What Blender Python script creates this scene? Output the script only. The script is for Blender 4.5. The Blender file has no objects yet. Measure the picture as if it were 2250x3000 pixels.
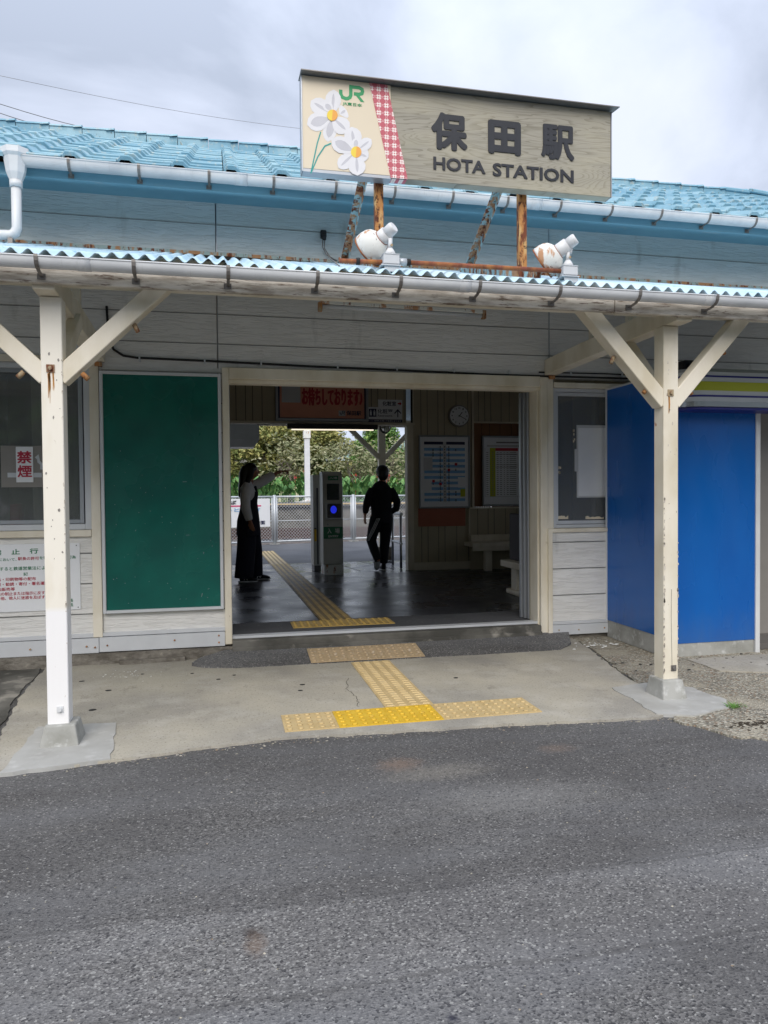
import bpy, bmesh, math, random
from mathutils import Vector, Matrix
R = math.radians
PI = math.pi
rnd = random.Random(7)
S = bpy.context.scene
C = S.collection

# ------------------------------------------------------------------ camera
cd = bpy.data.cameras.new('camera'); cam = bpy.data.objects.new('camera', cd); C.objects.link(cam)
S.camera = cam
cam.location = (-0.306, -4.210, 1.280)
yaw, pitch, roll = 0.21792, -0.02302, -0.00859
f = Vector((math.sin(yaw)*math.cos(pitch), math.cos(yaw)*math.cos(pitch), math.sin(pitch)))
r = Vector((math.cos(yaw), -math.sin(yaw), 0)); u = r.cross(f)
rr = r*math.cos(roll) + u*math.sin(roll); uu = -r*math.sin(roll) + u*math.cos(roll)
cam.matrix_world = Matrix(((rr.x, uu.x, -f.x, cam.location.x), (rr.y, uu.y, -f.y, cam.location.y), (rr.z, uu.z, -f.z, cam.location.z), (0, 0, 0, 1)))
cd.sensor_fit = 'VERTICAL'; cd.sensor_height = 36; cd.lens = 2115.45/3000*36
cd.clip_start = 0.05; cd.clip_end = 3000

# ------------------------------------------------------------------ world, sun, exposure
SUN_EL, SUN_AZ = R(42), R(196)
w = bpy.data.worlds.new('World'); S.world = w; w.use_nodes = True
nt = w.node_tree; nt.nodes.clear(); N = nt.nodes.new; L = nt.links.new
out = N('ShaderNodeOutputWorld'); sky = N('ShaderNodeTexSky'); sky.sky_type = 'NISHITA'; sky.sun_disc = False
sky.sun_elevation = SUN_EL; sky.sun_rotation = SUN_AZ
b1 = N('ShaderNodeBackground'); b1.inputs[1].default_value = 0.06; L(sky.outputs[0], b1.inputs[0])
tc = N('ShaderNodeTexCoord'); sx = N('ShaderNodeSeparateXYZ'); L(tc.outputs['Generated'], sx.inputs[0])
def wm(op, a, b=None, c=None):
    m = N('ShaderNodeMath'); m.operation = op
    for i, x in enumerate((a, b, c)):
        if x is None: continue
        if isinstance(x, (int, float)): m.inputs[i].default_value = x
        else: L(x, m.inputs[i])
    return m.outputs[0]
zc = wm('MAXIMUM', sx.outputs[2], 0.0)
den = wm('ADD', zc, 0.22)
cx = N('ShaderNodeCombineXYZ'); L(wm('DIVIDE', sx.outputs[0], den), cx.inputs[0]); L(wm('DIVIDE', sx.outputs[1], den), cx.inputs[1])
n1 = N('ShaderNodeTexNoise'); n1.inputs['Scale'].default_value = 1.3; n1.inputs['Detail'].default_value = 9; n1.inputs['Roughness'].default_value = 0.52; n1.inputs['Distortion'].default_value = 0.5
mpg = N('ShaderNodeMapping'); mpg.inputs['Location'].default_value = (0.35, 0.55, 0.2); mpg.inputs['Scale'].default_value = (1.0, 1.0, 1.0)
L(cx.outputs[0], mpg.inputs[0]); L(mpg.outputs[0], n1.inputs['Vector'])
cr = N('ShaderNodeValToRGB'); L(n1.outputs[0], cr.inputs[0])
cr.color_ramp.elements[0].position = 0.39; cr.color_ramp.elements[0].color = (0.43, 0.485, 0.60, 1)
cr.color_ramp.elements[1].position = 0.60; cr.color_ramp.elements[1].color = (0.74, 0.79, 0.92, 1)
e = cr.color_ramp.elements.new(0.5); e.color = (0.61, 0.67, 0.81, 1)
b2 = N('ShaderNodeBackground'); L(cr.outputs[0], b2.inputs[0])
st = N('ShaderNodeMapRange'); L(sx.outputs[2], st.inputs[0])          # overcast sky: brighter towards the zenith
st.inputs[1].default_value = 0.45; st.inputs[2].default_value = 1.0; st.inputs[3].default_value = 0.74; st.inputs[4].default_value = 1.45
L(st.outputs[0], b2.inputs[1])
mx = N('ShaderNodeMixShader'); mx.inputs[0].default_value = 0.93
L(b1.outputs[0], mx.inputs[1]); L(b2.outputs[0], mx.inputs[2]); L(mx.outputs[0], out.inputs[0])
sd = bpy.data.lights.new('sun', 'SUN'); so = bpy.data.objects.new('sun', sd); C.objects.link(so)
sd.energy = 1.5; sd.angle = R(45); sd.color = (1.0, 0.93, 0.84)
dv = Vector((math.sin(SUN_AZ)*math.cos(SUN_EL), math.cos(SUN_AZ)*math.cos(SUN_EL), math.sin(SUN_EL)))
so.rotation_euler = dv.to_track_quat('Z', 'Y').to_euler(); so.location = (0, -8, 12)
S.view_settings.view_transform = 'Standard'; S.view_settings.look = 'None'
S.view_settings.exposure = 0.78; S.view_settings.gamma = 1.0
S.cycles.max_bounces = 8; S.cycles.diffuse_bounces = 5; S.cycles.use_denoising = True

# ------------------------------------------------------------------ materials
def hx(h):
    h = h.lstrip('#'); v = [int(h[i:i+2], 16)/255 for i in (0, 2, 4)]
    return tuple((x/12.92 if x <= .04045 else ((x+.055)/1.055)**2.4) for x in v)
def V3(x): return (x, x, x) if isinstance(x, (int, float)) else x
class NM:
    """small node-material builder working in object coordinates"""
    def __init__(s, name, rough=.6, metal=0., spec=.5, base=(.5, .5, .5)):
        s.m = bpy.data.materials.new(name); s.m.use_nodes = True; s.t = s.m.node_tree
        s.p = s.t.nodes['Principled BSDF']; s.p.inputs['Roughness'].default_value = rough
        s.p.inputs['Metallic'].default_value = metal; s.p.inputs['Specular IOR Level'].default_value = spec
        s.tc = s.t.nodes.new('ShaderNodeTexCoord').outputs['Object']; s.col = None; s.base = base; s.h = None
        s.p.inputs['Base Color'].default_value = (*base, 1)
    def n(s, k): return s.t.nodes.new(k)
    def l(s, a, b): s.t.links.new(a, b)
    def math(s, op, a, b=None, c=None, clamp=False):
        m = s.n('ShaderNodeMath'); m.operation = op; m.use_clamp = clamp
        for i, x in enumerate((a, b, c)):
            if x is None: continue
            if isinstance(x, (int, float)): m.inputs[i].default_value = x
            else: s.l(x, m.inputs[i])
        return m.outputs[0]
    def vec(s, sc=1., rot=(0, 0, 0), loc=(0, 0, 0)):
        mp = s.n('ShaderNodeMapping'); s.l(s.tc, mp.inputs[0]); mp.inputs['Scale'].default_value = V3(sc)
        mp.inputs['Rotation'].default_value = rot; mp.inputs['Location'].default_value = loc; return mp.outputs[0]
    def noise(s, sc, detail=3, rough=.55, dist=0., loc=(0, 0, 0)):
        k = s.n('ShaderNodeTexNoise'); s.l(s.vec(sc, loc=loc), k.inputs['Vector']); k.inputs['Scale'].default_value = 1
        k.inputs['Detail'].default_value = detail; k.inputs['Roughness'].default_value = rough; k.inputs['Distortion'].default_value = dist
        return k.outputs[0]
    def voro(s, sc, feature='F1', out='Distance', rnd_=1.):
        k = s.n('ShaderNodeTexVoronoi'); k.feature = feature; s.l(s.vec(sc), k.inputs['Vector']); k.inputs['Scale'].default_value = 1
        k.inputs['Randomness'].default_value = rnd_; return k.outputs[out]
    def rng(s, v, a, b, lo=0., hi=1.):
        k = s.n('ShaderNodeMapRange'); s.l(v, k.inputs[0]); k.inputs[1].default_value = a; k.inputs[2].default_value = b
        k.inputs[3].default_value = lo; k.inputs[4].default_value = hi; return k.outputs[0]
    def xyz(s):
        k = s.n('ShaderNodeSeparateXYZ'); s.l(s.tc, k.inputs[0]); return k.outputs
    def mix(s, fac, c2, op='MIX'):
        k = s.n('ShaderNodeMix'); k.data_type = 'RGBA'; k.blend_type = op
        if isinstance(fac, (int, float)): k.inputs[0].default_value = fac
        else: s.l(fac, k.inputs[0])
        if s.col is None: k.inputs[6].default_value = (*s.base, 1)
        else: s.l(s.col, k.inputs[6])
        if isinstance(c2, tuple): k.inputs[7].default_value = (*c2, 1)
        else: s.l(c2, k.inputs[7])
        s.col = k.outputs[2]; return s
    def layer(s, c2, sc, a, b, detail=3, rough=.55, dist=0., amt=1., loc=(0, 0, 0)):
        f_ = s.rng(s.noise(sc, detail, rough, dist, loc), a, b, 0, amt); return s.mix(f_, c2)
    def bump(s, v, strength=.3, dist=.01):
        k = s.n('ShaderNodeBump'); k.inputs['Strength'].default_value = strength; k.inputs['Distance'].default_value = dist
        s.l(v, k.inputs['Height'])
        if s.h is not None: s.l(s.h, k.inputs['Normal'])
        s.h = k.outputs[0]; return s
    def nb(s, sc, strength=.3, dist=.01, detail=3):
        return s.bump(s.noise(sc, detail), strength, dist)
    def rvar(s, sc, a, b, lo, hi):
        s.l(s.rng(s.noise(sc), a, b, lo, hi), s.p.inputs['Roughness']); return s
    def done(s):
        if s.col is not None: s.l(s.col, s.p.inputs['Base Color'])
        if s.h is not None: s.l(s.h, s.p.inputs['Normal'])
        return s.m
MT = {}
def plain(name, col, rough=.6, metal=0., spec=.5, var=.12, sc=6., bump=0.):
    k = NM(name, rough, metal, spec, hx(col) if isinstance(col, str) else col)
    if var:
        k.mix(k.rng(k.noise(sc, 4), .3, .7, 0, 1), tuple(x*(1-var) for x in k.base))
    if bump: k.nb(sc*8, bump, .003)
    MT[name] = k.done(); return MT[name]

def siding_mat(name, col, dark):
    k = NM(name, .45, 0, .4, hx(col))
    k.layer(hx(dark), (1.2, 1.2, 3), .42, .75, 4, amt=.6)
    k.layer(hx('#7d7f78'), (5, 5, 1.4), .66, .8, 5, amt=.45)
    g = k.noise((6, 6, 62), 3, .55, 1.0); g2 = k.rng(g, .50, .58)
    k.mix(k.math('MULTIPLY', k.rng(g, .53, .60), .06), hx('#6f6f68'))
    k.bump(g2, .65, .0035)
    MT[name] = k.done()
siding_mat('siding', '#e4e3df', '#d6d5d0')
siding_mat('siding_blue_bounce', '#c6d0d0', '#b8c4c5')  # white siding tinted blue: colour reflected from roof and sky painted in
k = NM('cream_paint', .55, 0, .35, hx('#e6dfce'))
k.layer(hx('#d0c6ae'), (4, 4, 2), .4, .7, 4)
k.layer(hx('#8b7a5c'), (22, 22, 5), .69, .73, 5, .65, amt=.9)
k.layer(hx('#a35a24'), (9, 9, 6), .75, .79, 3, amt=.8)
k.nb((60, 60, 10), .25, .003); MT['cream'] = k.done()
k = NM('post_paint', .5, 0, .4, hx('#ece7da'))
z = k.xyz()[2]
k.mix(k.rng(z, .72, .69), hx('#f0efee'))
k.layer(hx('#d5cbb2'), (5, 5, 1.6), .5, .75, 4, amt=.7)
k.layer(hx('#8e7c60'), (30, 30, 9), .70, .74, 4, .6, amt=.9)
k.nb((40, 40, 12), .2, .003); MT['post'] = k.done()
k = NM('peeling_paint', .7, 0, .3, hx('#cfc8bb'))
k.layer(hx('#a49a8c'), (5, 5, 30), .45, .62, 5, .6)
k.layer(hx('#77695c'), (7, 7, 60), .56, .62, 6, .7)
k.nb((6, 6, 70), .6, .006); MT['peel'] = k.done()
k = NM('blue_paint', .5, 0, .4, hx('#79a9bb'))
k.layer(hx('#6a9bb0'), (1.5, 3, 20), .4, .7, 4)
k.layer(hx('#8ca9b4'), (3, 5, 60), .63, .67, 5, .6, amt=.8)
k.nb((8, 8, 60), .3, .004); MT['blueboard'] = k.done()
k = NM('roof_tile', .6, 0, .5, hx('#73a0b3'))
k.layer(hx('#97bac6'), 1.6, .42, .62, 4)
k.layer(hx('#6b99a9'), (7, 7, 7), .55, .72, 4)
k.layer(hx('#a9b3ae'), (18, 14, 14), .55, .66, 5, .65, amt=.8)
k.layer(hx('#5f6455'), (30, 22, 22), .63, .70, 5, .65, amt=.85)
k.nb(40, .3, .004); MT['tile'] = k.done()
k = NM('corrugated', .38, 0, .5, hx('#b4d2e2'))
k.layer(hx('#c8dfea'), (3, 2, 2), .4, .65, 4)
k.layer(hx('#77a4bc'), (14, 5, 5), .6, .75, 4)
k.layer(hx('#8d97a0'), (30, 12, 12), .70, .73, 3)
k.nb(14, .25, .006); MT['corr'] = k.done()
k = NM('gutter', .38, 0, .5, hx('#dcdfe1'))
k.layer(hx('#c8ccd0'), (4, 8, 2), .45, .7, 3)
k.layer(hx('#9a9b9b'), (70, 3, 10), .64, .8, 3, amt=.3); MT['gutter'] = k.done()
def rusty(name, paint, a, b):
    k = NM(name, .75, .1, .4, hx(paint))
    k.layer(hx('#b47a42'), (16, 16, 5), a-.06, b-.03, 5, .6, amt=.85)
    k.layer(hx('#74412a'), (26, 26, 9), a, b, 6, .65)
    k.layer(hx('#43241a'), (40, 40, 20), b, b+.07, 5, .65)
    k.nb(70, .5, .004); MT[name] = k.done()
rusty('rust_blue', '#9dbcc0', .53, .57); rusty('rust_orange', '#c9a874', .47, .55); rusty('rust_pipe', '#8a5040', .45, .7)
rusty('rust_white', '#dedfda', .62, .65); rusty('flash', '#9fb4b2', .54, .60); rusty('bolt', '#a8977a', .50, .60)
plain('white', '#d8dadb', .45); plain('plastic', '#c9cdd0', .4); plain('alu', '#a9adb2', .38, .6, var=.08)
plain('alu_white', '#d0d3d6', .42, .1, var=.08); plain('grey_metal', '#85817d', .5, .6); plain('steel', '#9a9da0', .28, .9, var=.05)
plain('black', '#15161a', .5); plain('dark', '#262422', .8); plain('dark_wood', '#2c2528', .6)
plain('letter', '#23262e', .55, var=.2, sc=20); plain('kanji_red', '#b3203c', .5); plain('kanji_green', '#1c7a52', .5); plain('navy', '#161e46', .5)
plain('signwhite', '#e8eaec', .4, var=.05); plain('red_line', '#d8507c', .5); plain('sky_blue', '#7fb2dc', .5)
plain('paper', '#c8cacb', .6, var=.06); plain('orange_banner', '#e09c80', .6); plain('red', '#b81c2c', .5)
plain('flower', '#e2e2e5', .5, var=.06, sc=15); plain('petal_grey', '#c6c6cc', .5, var=.1, sc=15); plain('cup', '#ecd048', .5, var=0); plain('cup2', '#eaa648', .5, var=0)
plain('stem', '#2f9c95', .5); plain('logo_green', '#2f9a60', .5, var=.05); plain('cream_board', '#e2d5bc', .5, var=.06, sc=3)
plain('brown_board', '#7d5532', .6); plain('brown_paint', '#a86048', .6); plain('trim', '#d8cfba', .6)
plain('rubber', '#232323', .8); plain('tyre_grey', '#5f5f5f', .8)
k = NM('green_board', .16, 0, .5, hx('#02544c')); k.layer(hx('#066a5c'), (3, 3, 3), .35, .7, 4, amt=.8)
k.layer(hx('#5c9a90'), (60, 60, 25), .76, .78, 3, amt=.6); k.rvar((2, 2, 2), .3, .7, .2, .32); MT['greenboard'] = k.done()
k = NM('blue_panel', .22, 0, .5, hx('#0a60b2')); k.layer(hx('#0a57a8'), (2, 2, 1), .4, .7, 3); k.layer(hx('#7f93b0'), (90, 90, 60), .77, .80, 2, amt=.6)
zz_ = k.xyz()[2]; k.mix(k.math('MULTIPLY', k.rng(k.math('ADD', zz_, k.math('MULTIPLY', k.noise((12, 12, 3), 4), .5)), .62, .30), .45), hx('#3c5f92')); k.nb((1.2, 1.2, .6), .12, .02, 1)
k.rvar((3, 3, 1), .3, .7, .16, .34); MT['bluepanel'] = k.done()
k = NM('concrete_base', .8, 0, .3, hx('#a8a8a3')); k.layer(hx('#8d8d86'), 6, .4, .7, 5); k.layer(hx('#c6c7c4'), 18, .55, .75, 5); k.nb(60, .4, .004); MT['footing'] = k.done()
k = NM('stone_base', .85, 0, .3, hx('#827d74')); k.layer(hx('#5f5a52'), (5, 5, 9), .42, .6, 6, .65); k.layer(hx('#a19b8e'), (14, 14, 20), .6, .72, 6, .65); k.nb((18, 18, 30), .9, .02); MT['stone'] = k.done()
# window glass: mostly clear, grey diffuse share for dust and painted-in sky reflection
k = NM('glass', .03, 0, .5, (.55, .58, .58)); k.p.inputs['Transmission Weight'].default_value = 0.82; k.p.inputs['IOR'].default_value = 1.5; MT['glass'] = k.done()
# asphalt
def asphalt(name, zones):
    k = NM(name, .85, 0, .35, hx('#61605e'))
    vc = k.voro((150, 180, 60), out='Color'); sp = k.n('ShaderNodeSeparateColor'); k.l(vc, sp.inputs[0])
    rv, gv = sp.outputs[0], sp.outputs[1]
    k.mix(k.rng(rv, .15, .45, 1, 0), hx('#444343')); k.mix(k.rng(rv, .6, .95, 0, .75), hx('#868482'))
    k.mix(k.rng(k.noise(1.1, 5, .6), .38, .66, 0, .75), hx('#504f4f'))
    k.mix(k.rng(k.noise((.6, 2.2, 1), 4, .6, loc=(4, 2, 0)), .45, .7, 0, .5), hx('#7d7e80'))
    if zones:
        y = k.xyz()[1]; wob = k.noise((2.2, 2.2, 1), 5); yy = k.math('ADD', y, k.math('MULTIPLY', k.math('SUBTRACT', wob, .5), .09))
        tilt = k.math('MULTIPLY', k.xyz()[0], .022); yy = k.math('ADD', yy, tilt)
        band = k.math('MULTIPLY', k.rng(yy, -2.40, -2.36), k.rng(yy, -1.92, -1.99))
        far = k.rng(yy, -1.95, -1.90)
        k.mix(k.math('MULTIPLY', far, .30), hx('#4a4846'))
        k.mix(k.math('MULTIPLY', band, .12), hx('#868482'))
        for y0, wd, am in ((-1.935, .009, .40), (-2.36, .016, .45)):
            d = k.math('ABSOLUTE', k.math('SUBTRACT', yy, y0)); k.mix(k.math('MULTIPLY', k.rng(d, wd, wd*.3), am), hx('#454443'))
        light = k.math('MULTIPLY', k.math('ADD', k.math('MULTIPLY', band, .05), .035), 1.)
        thr = k.math('SUBTRACT', 1., light); k.mix(k.math('MULTIPLY', k.math('GREATER_THAN', gv, thr), .42), hx('#b4b3ae'))
        for (x0, y0, rx, ry, am, cc) in ((.50, -.86, .13, .10, .5, '#857060'), (.66, -1.0, .30, .11, .35, '#8f8a80'), (1.33, -.84, .12, .07, .3, '#857060'), (-.24, -2.06, .035, .035, .7, '#3a2f28'), (-.235, -2.12, .04, .06, .4, '#77624f'), (.9, -1.35, .5, .2, .3, '#8f8e8b'), (.23, -2.53, .02, .02, .9, '#2b2c38')):
            xo = k.xyz(); dx = k.math('DIVIDE', k.math('SUBTRACT', xo[0], x0), rx); dy = k.math('DIVIDE', k.math('SUBTRACT', xo[1], y0), ry)
            dd = k.math('SQRT', k.math('ADD', k.math('MULTIPLY', dx, dx), k.math('MULTIPLY', dy, dy)))
            dd = k.math('ADD', dd, k.math('MULTIPLY', k.math('SUBTRACT', k.noise(28, 4, .6), .5), 1.2))
            k.mix(k.rng(dd, 1.1, .25, 0, am), hx(cc))
    else:
        k.mix(k.math('MULTIPLY', k.math('GREATER_THAN', gv, .94), .7), hx('#a8a7a2'))
    k.mix(k.math('MULTIPLY', k.math('LESS_THAN', rv, .09), .55), hx('#2c2d30'))
    k.bump(k.voro((150, 180, 60)), .6, .004); k.nb(25, .3, .006)
    MT[name] = k.done()
asphalt('asphalt', True); asphalt('asphalt_patch', False)
k = NM('slab_concrete', .8, 0, .3, hx('#b0aa9b'))
k.layer(hx('#97938a'), 1.4, .4, .65, 5); k.layer(hx('#bdb9af'), (3.5, 3.5, 1), .5, .75, 6, .65, amt=.8)
k.layer(hx('#77746c'), (9, 5, 1), .58, .74, 6, .7, amt=.7)
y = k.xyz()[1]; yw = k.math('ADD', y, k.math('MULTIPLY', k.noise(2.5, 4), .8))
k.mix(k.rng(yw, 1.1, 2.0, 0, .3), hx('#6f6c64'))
k.layer(hx('#6b6964'), 70, .60, .68, 2, amt=.6); k.layer(hx('#cfcabd'), 95, .62, .70, 2, amt=.5)
k.nb(90, .35, .003); k.nb(9, .2, .006); MT['slab'] = k.done()
def rough_concrete(name, c1, c2):
    k = NM(name, .85, 0, .3, hx(c1)); k.layer(hx(c2), 2, .4, .65, 5); v = k.voro((75, 95, 40), out='Color')
    sp = k.n('ShaderNodeSeparateColor'); k.l(v, sp.inputs[0])
    k.mix(k.math('MULTIPLY', k.math('GREATER_THAN', sp.outputs[0], .84), .6), hx('#59564f')); k.mix(k.math('MULTIPLY', k.math('LESS_THAN', sp.outputs[0], .22), .8), hx('#c9c3b4'))
    k.mix(k.math('MULTIPLY', k.math('GREATER_THAN', sp.outputs[2], .86), .6), hx('#8b6f55'))
    k.layer(hx('#b1aa99'), 3.1, .52, .62, 4, amt=.7)
    k.bump(k.voro((75, 95, 40)), .9, .015); MT[name] = k.done()
rough_concrete('gravelly', '#a39e8f', '#8b877b'); 
k = NM('old_concrete', .85, 0, .3, hx('#6e6c66')); k.layer(hx('#4a4944'), 2.2, .4, .6, 6); k.layer(hx('#97938a'), 5, .56, .7, 6); k.nb(40, .4, .005); MT['oldconc'] = k.done()
k = NM('pale_pad', .8, 0, .3, hx('#b1b1ad')); k.layer(hx('#a09f9a'), 4, .4, .7, 5); k.layer(hx('#c5c5c2'), 11, .55, .75, 5, amt=.7); k.nb(30, .35, .005); MT['pad'] = k.done()
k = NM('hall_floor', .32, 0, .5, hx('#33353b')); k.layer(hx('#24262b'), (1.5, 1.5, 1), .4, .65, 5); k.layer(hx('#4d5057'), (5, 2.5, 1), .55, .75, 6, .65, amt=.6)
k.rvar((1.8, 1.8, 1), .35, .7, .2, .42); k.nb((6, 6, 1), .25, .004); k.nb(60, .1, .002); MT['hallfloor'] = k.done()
k = NM('gate_floor', .35, 0, .5, hx('#5b5e63')); k.layer(hx('#3d4046'), 1.6, .4, .6, 5); k.layer(hx('#7d8084'), (4, 4, 1), .55, .7, 6, amt=.7); k.rvar(2.5, .4, .65, .15, .5); k.nb(20, .2, .003); MT['gatefloor'] = k.done()
k = NM('platform_asphalt', .7, 0, .35, hx('#5c5d60')); k.layer(hx('#484a4d'), 1.2, .4, .65, 5); k.layer(hx('#7b7b7a'), 30, .6, .68, 3, amt=.5); k.nb(60, .4, .004); MT['platasph'] = k.done()
def tactile(name, c1, c2, worn):
    k = NM(name, .55, 0, .4, hx(c1)); k.layer(hx(c2), 5, .4, .65, 5); k.layer(hx(worn), 24, .56, .7, 5, .65, amt=.6); k.nb(80, .2, .002); MT[name] = k.done()
tactile('tact_pale', '#cdb585', '#c2aa7a', '#b0a283'); tactile('tact_bright', '#e0b93c', '#d6ae34', '#bd9f48')
tactile('tact_orange', '#b8a282', '#ad9878', '#cbc0b0'); tactile('tact_dirt', '#8d7640', '#7a6638', '#5d5340'); tactile('tact_in', '#c4a55c', '#b3954f', '#857a60')
k = NM('sign_wood', .65, 0, .35, hx('#9d998c')); 
g = k.noise((.9, 1, 11), 3, .5, .6)
xo = k.xyz()
for kx_, kz_, sx_, sz_, am_ in ((.72, .60, .17, .075, .55), (-.25, .75, .10, .03, .2)):
    dx_ = k.math('DIVIDE', k.math('SUBTRACT', xo[0], kx_), sx_); dz_ = k.math('DIVIDE', k.math('SUBTRACT', xo[2], kz_), sz_)
    d_ = k.math('EXPONENT', k.math('MULTIPLY', k.math('ADD', k.math('MULTIPLY', dx_, dx_), k.math('MULTIPLY', dz_, dz_)), -.7)); g = k.math('ADD', g, k.math('MULTIPLY', d_, am_))
gf = k.math('FRACT', k.math('MULTIPLY', g, 15.)); k.mix(k.rng(gf, .60, .97, 0, .6), hx('#6f6a5a'))
k.layer(hx('#b5af98'), (1.5, 1, 5), .45, .7, 4, amt=.6); k.layer(hx('#7f846a'), (2, 1, 3), .6, .8, 4, amt=.5); k.layer(hx('#6b675c'), (6, 1, 120), .6, .75, 3, amt=.5)
k.bump(gf, .25, .003); MT['signwood'] = k.done()
k = NM('pattern_red', .5, 0, .4, hx('#bf5e6a'))
xo = k.xyz(); P_ = .0445
def fr(v): return k.math('SUBTRACT', k.math('FRACT', k.math('ADD', k.math('DIVIDE', v, P_), 40.)), .5)
uu_, vv_ = fr(xo[0]), fr(xo[2]); au, av = k.math('ABSOLUTE', uu_), k.math('ABSOLUTE', vv_)
mxv = k.math('MAXIMUM', au, av); mnv = k.math('MINIMUM', au, av); ds = k.math('SQRT', k.math('ADD', k.math('MULTIPLY', au, au), k.math('MULTIPLY', av, av)))
blo = k.math('MULTIPLY', k.math('LESS_THAN', mxv, .27), k.math('GREATER_THAN', k.math('ADD', mnv, k.math('MULTIPLY', k.math('SUBTRACT', .27, mxv), .6)), .07))
blo = k.math('MULTIPLY', blo, k.math('GREATER_THAN', ds, .09)); k.mix(blo, hx('#efe6e0'))
c1_, c2_ = k.math('SUBTRACT', .5, au), k.math('SUBTRACT', .5, av); dc = k.math('SQRT', k.math('ADD', k.math('MULTIPLY', c1_, au), k.math('MULTIPLY', c2_, c2_)))
dc = k.math('SQRT', k.math('ADD', k.math('MULTIPLY', c1_, c1_), k.math('MULTIPLY', k.math('ADD', av, .0), k.math('ADD', av, .0))))
k.mix(k.math('MULTIPLY', k.math('LESS_THAN', k.math('ABSOLUTE', k.math('SUBTRACT', k.math('SQRT', k.math('ADD', k.math('MULTIPLY', c1_, c1_), k.math('MULTIPLY', c2_, c2_))), .42)), .03), .8), hx('#e6c4c4'))
MT['pattern'] = k.done()
# foliage etc.
def leafmat(name, c1, c2, c3, tr=.25):
    k = NM(name, .6, 0, .3, hx(c1)); k.layer(hx(c2), 1.2, .42, .6, 4); k.layer(hx(c3), 7, .5, .62, 3)
    k.p.inputs['Transmission Weight'].default_value = 0; k.p.inputs['Subsurface Weight'].default_value = 0; MT[name] = k.done()
leafmat('leaf_olive', '#98955a', '#7c8850', '#b3a968'); leafmat('leaf_green', '#5d8440', '#466a38', '#8aa452'); leafmat('leaf_grey', '#8f8f6c', '#7c8560', '#a39e7e')
leafmat('leaf_canna', '#4e7a40', '#3c6636', '#789a56'); plain('bark', '#8a8074', .9, var=.3, sc=8); plain('canna_red', '#b83838', .6)
plain('hill', '#7e9690', .9, var=.15, sc=.1); plain('house_wall', '#cfc8a8', .8); plain('house_roof', '#8e3a3a', .7); plain('bldg', '#bcc3cc', .8)
k = NM('ballast', .9, 0, .3, hx('#6d6660')); k.layer(hx('#4a4440'), 5, .4, .6, 6, .7); k.layer(hx('#8d837a'), 14, .55, .7, 4); k.nb(16, .9, .05); MT['ballast'] = k.done()
k = NM('island_wall', .85, 0, .3, hx('#77746d')); k.layer(hx('#57544e'), (1.5, 1.5, 3), .4, .62, 5); k.layer(hx('#9d9a92'), (1.2, 1, .5), .6, .72, 4); k.nb(12, .4, .02); MT['islewall'] = k.done()
plain('galv', '#c3c8cc', .4, .3, var=.1); plain('grass', '#5c8a36', .7, var=.3, sc=20)
plain('skin', '#a9765c', .55, var=.05); plain('hair', '#0d0b0b', .45, var=0); plain('blouse', '#e2e2e4', .8, var=.08, sc=20, bump=.2); plain('navy_cloth', '#12172a', .9, var=.2, bump=.2)
plain('black_cloth', '#12141f', .9, var=.2, bump=.2); plain('shoe', '#181a22', .7); plain('sole', '#c9cacc', .7)
plain('gate_grey', '#bdbeb8', .45, .1, var=.06); plain('screen', '#0b1026', .15, var=0); plain('gate_dark', '#45464a', .4)
plain('mirror', '#b8bdc2', .08, 1., var=0); plain('stripe_yellow', '#b3b81c', .35, var=.05); plain('stripe_blue', '#1c1c78', .35, var=.05); plain('machine', '#8d8983', .5, var=.1)
plain('panelwall', '#b5ab92', .65, var=.12, sc=3); plain('ceiling', '#d0ccc0', .8); plain('curtain', '#4d4a4a', .9, var=.3, sc=9)
plain('rust_streak', '#c08a4c', .7, var=.3, sc=30); plain('joint_dirt', '#6c6d6a', .9); plain('rail_brown', '#54403a', .7); plain('moss', '#3c3428', .95, var=.4, sc=20); plain('flake', '#dcdcd8', .7, var=.05)
def emis(name, col, st):
    k = NM(name, .5, base=hx(col)); k.p.inputs['Emission Color'].default_value = (*hx(col), 1); k.p.inputs['Emission Strength'].default_value = st; MT[name] = k.done()
emis('led_blue', '#2836f0', .35); emis('tube_lit', '#fff0d8', .7)

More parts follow.
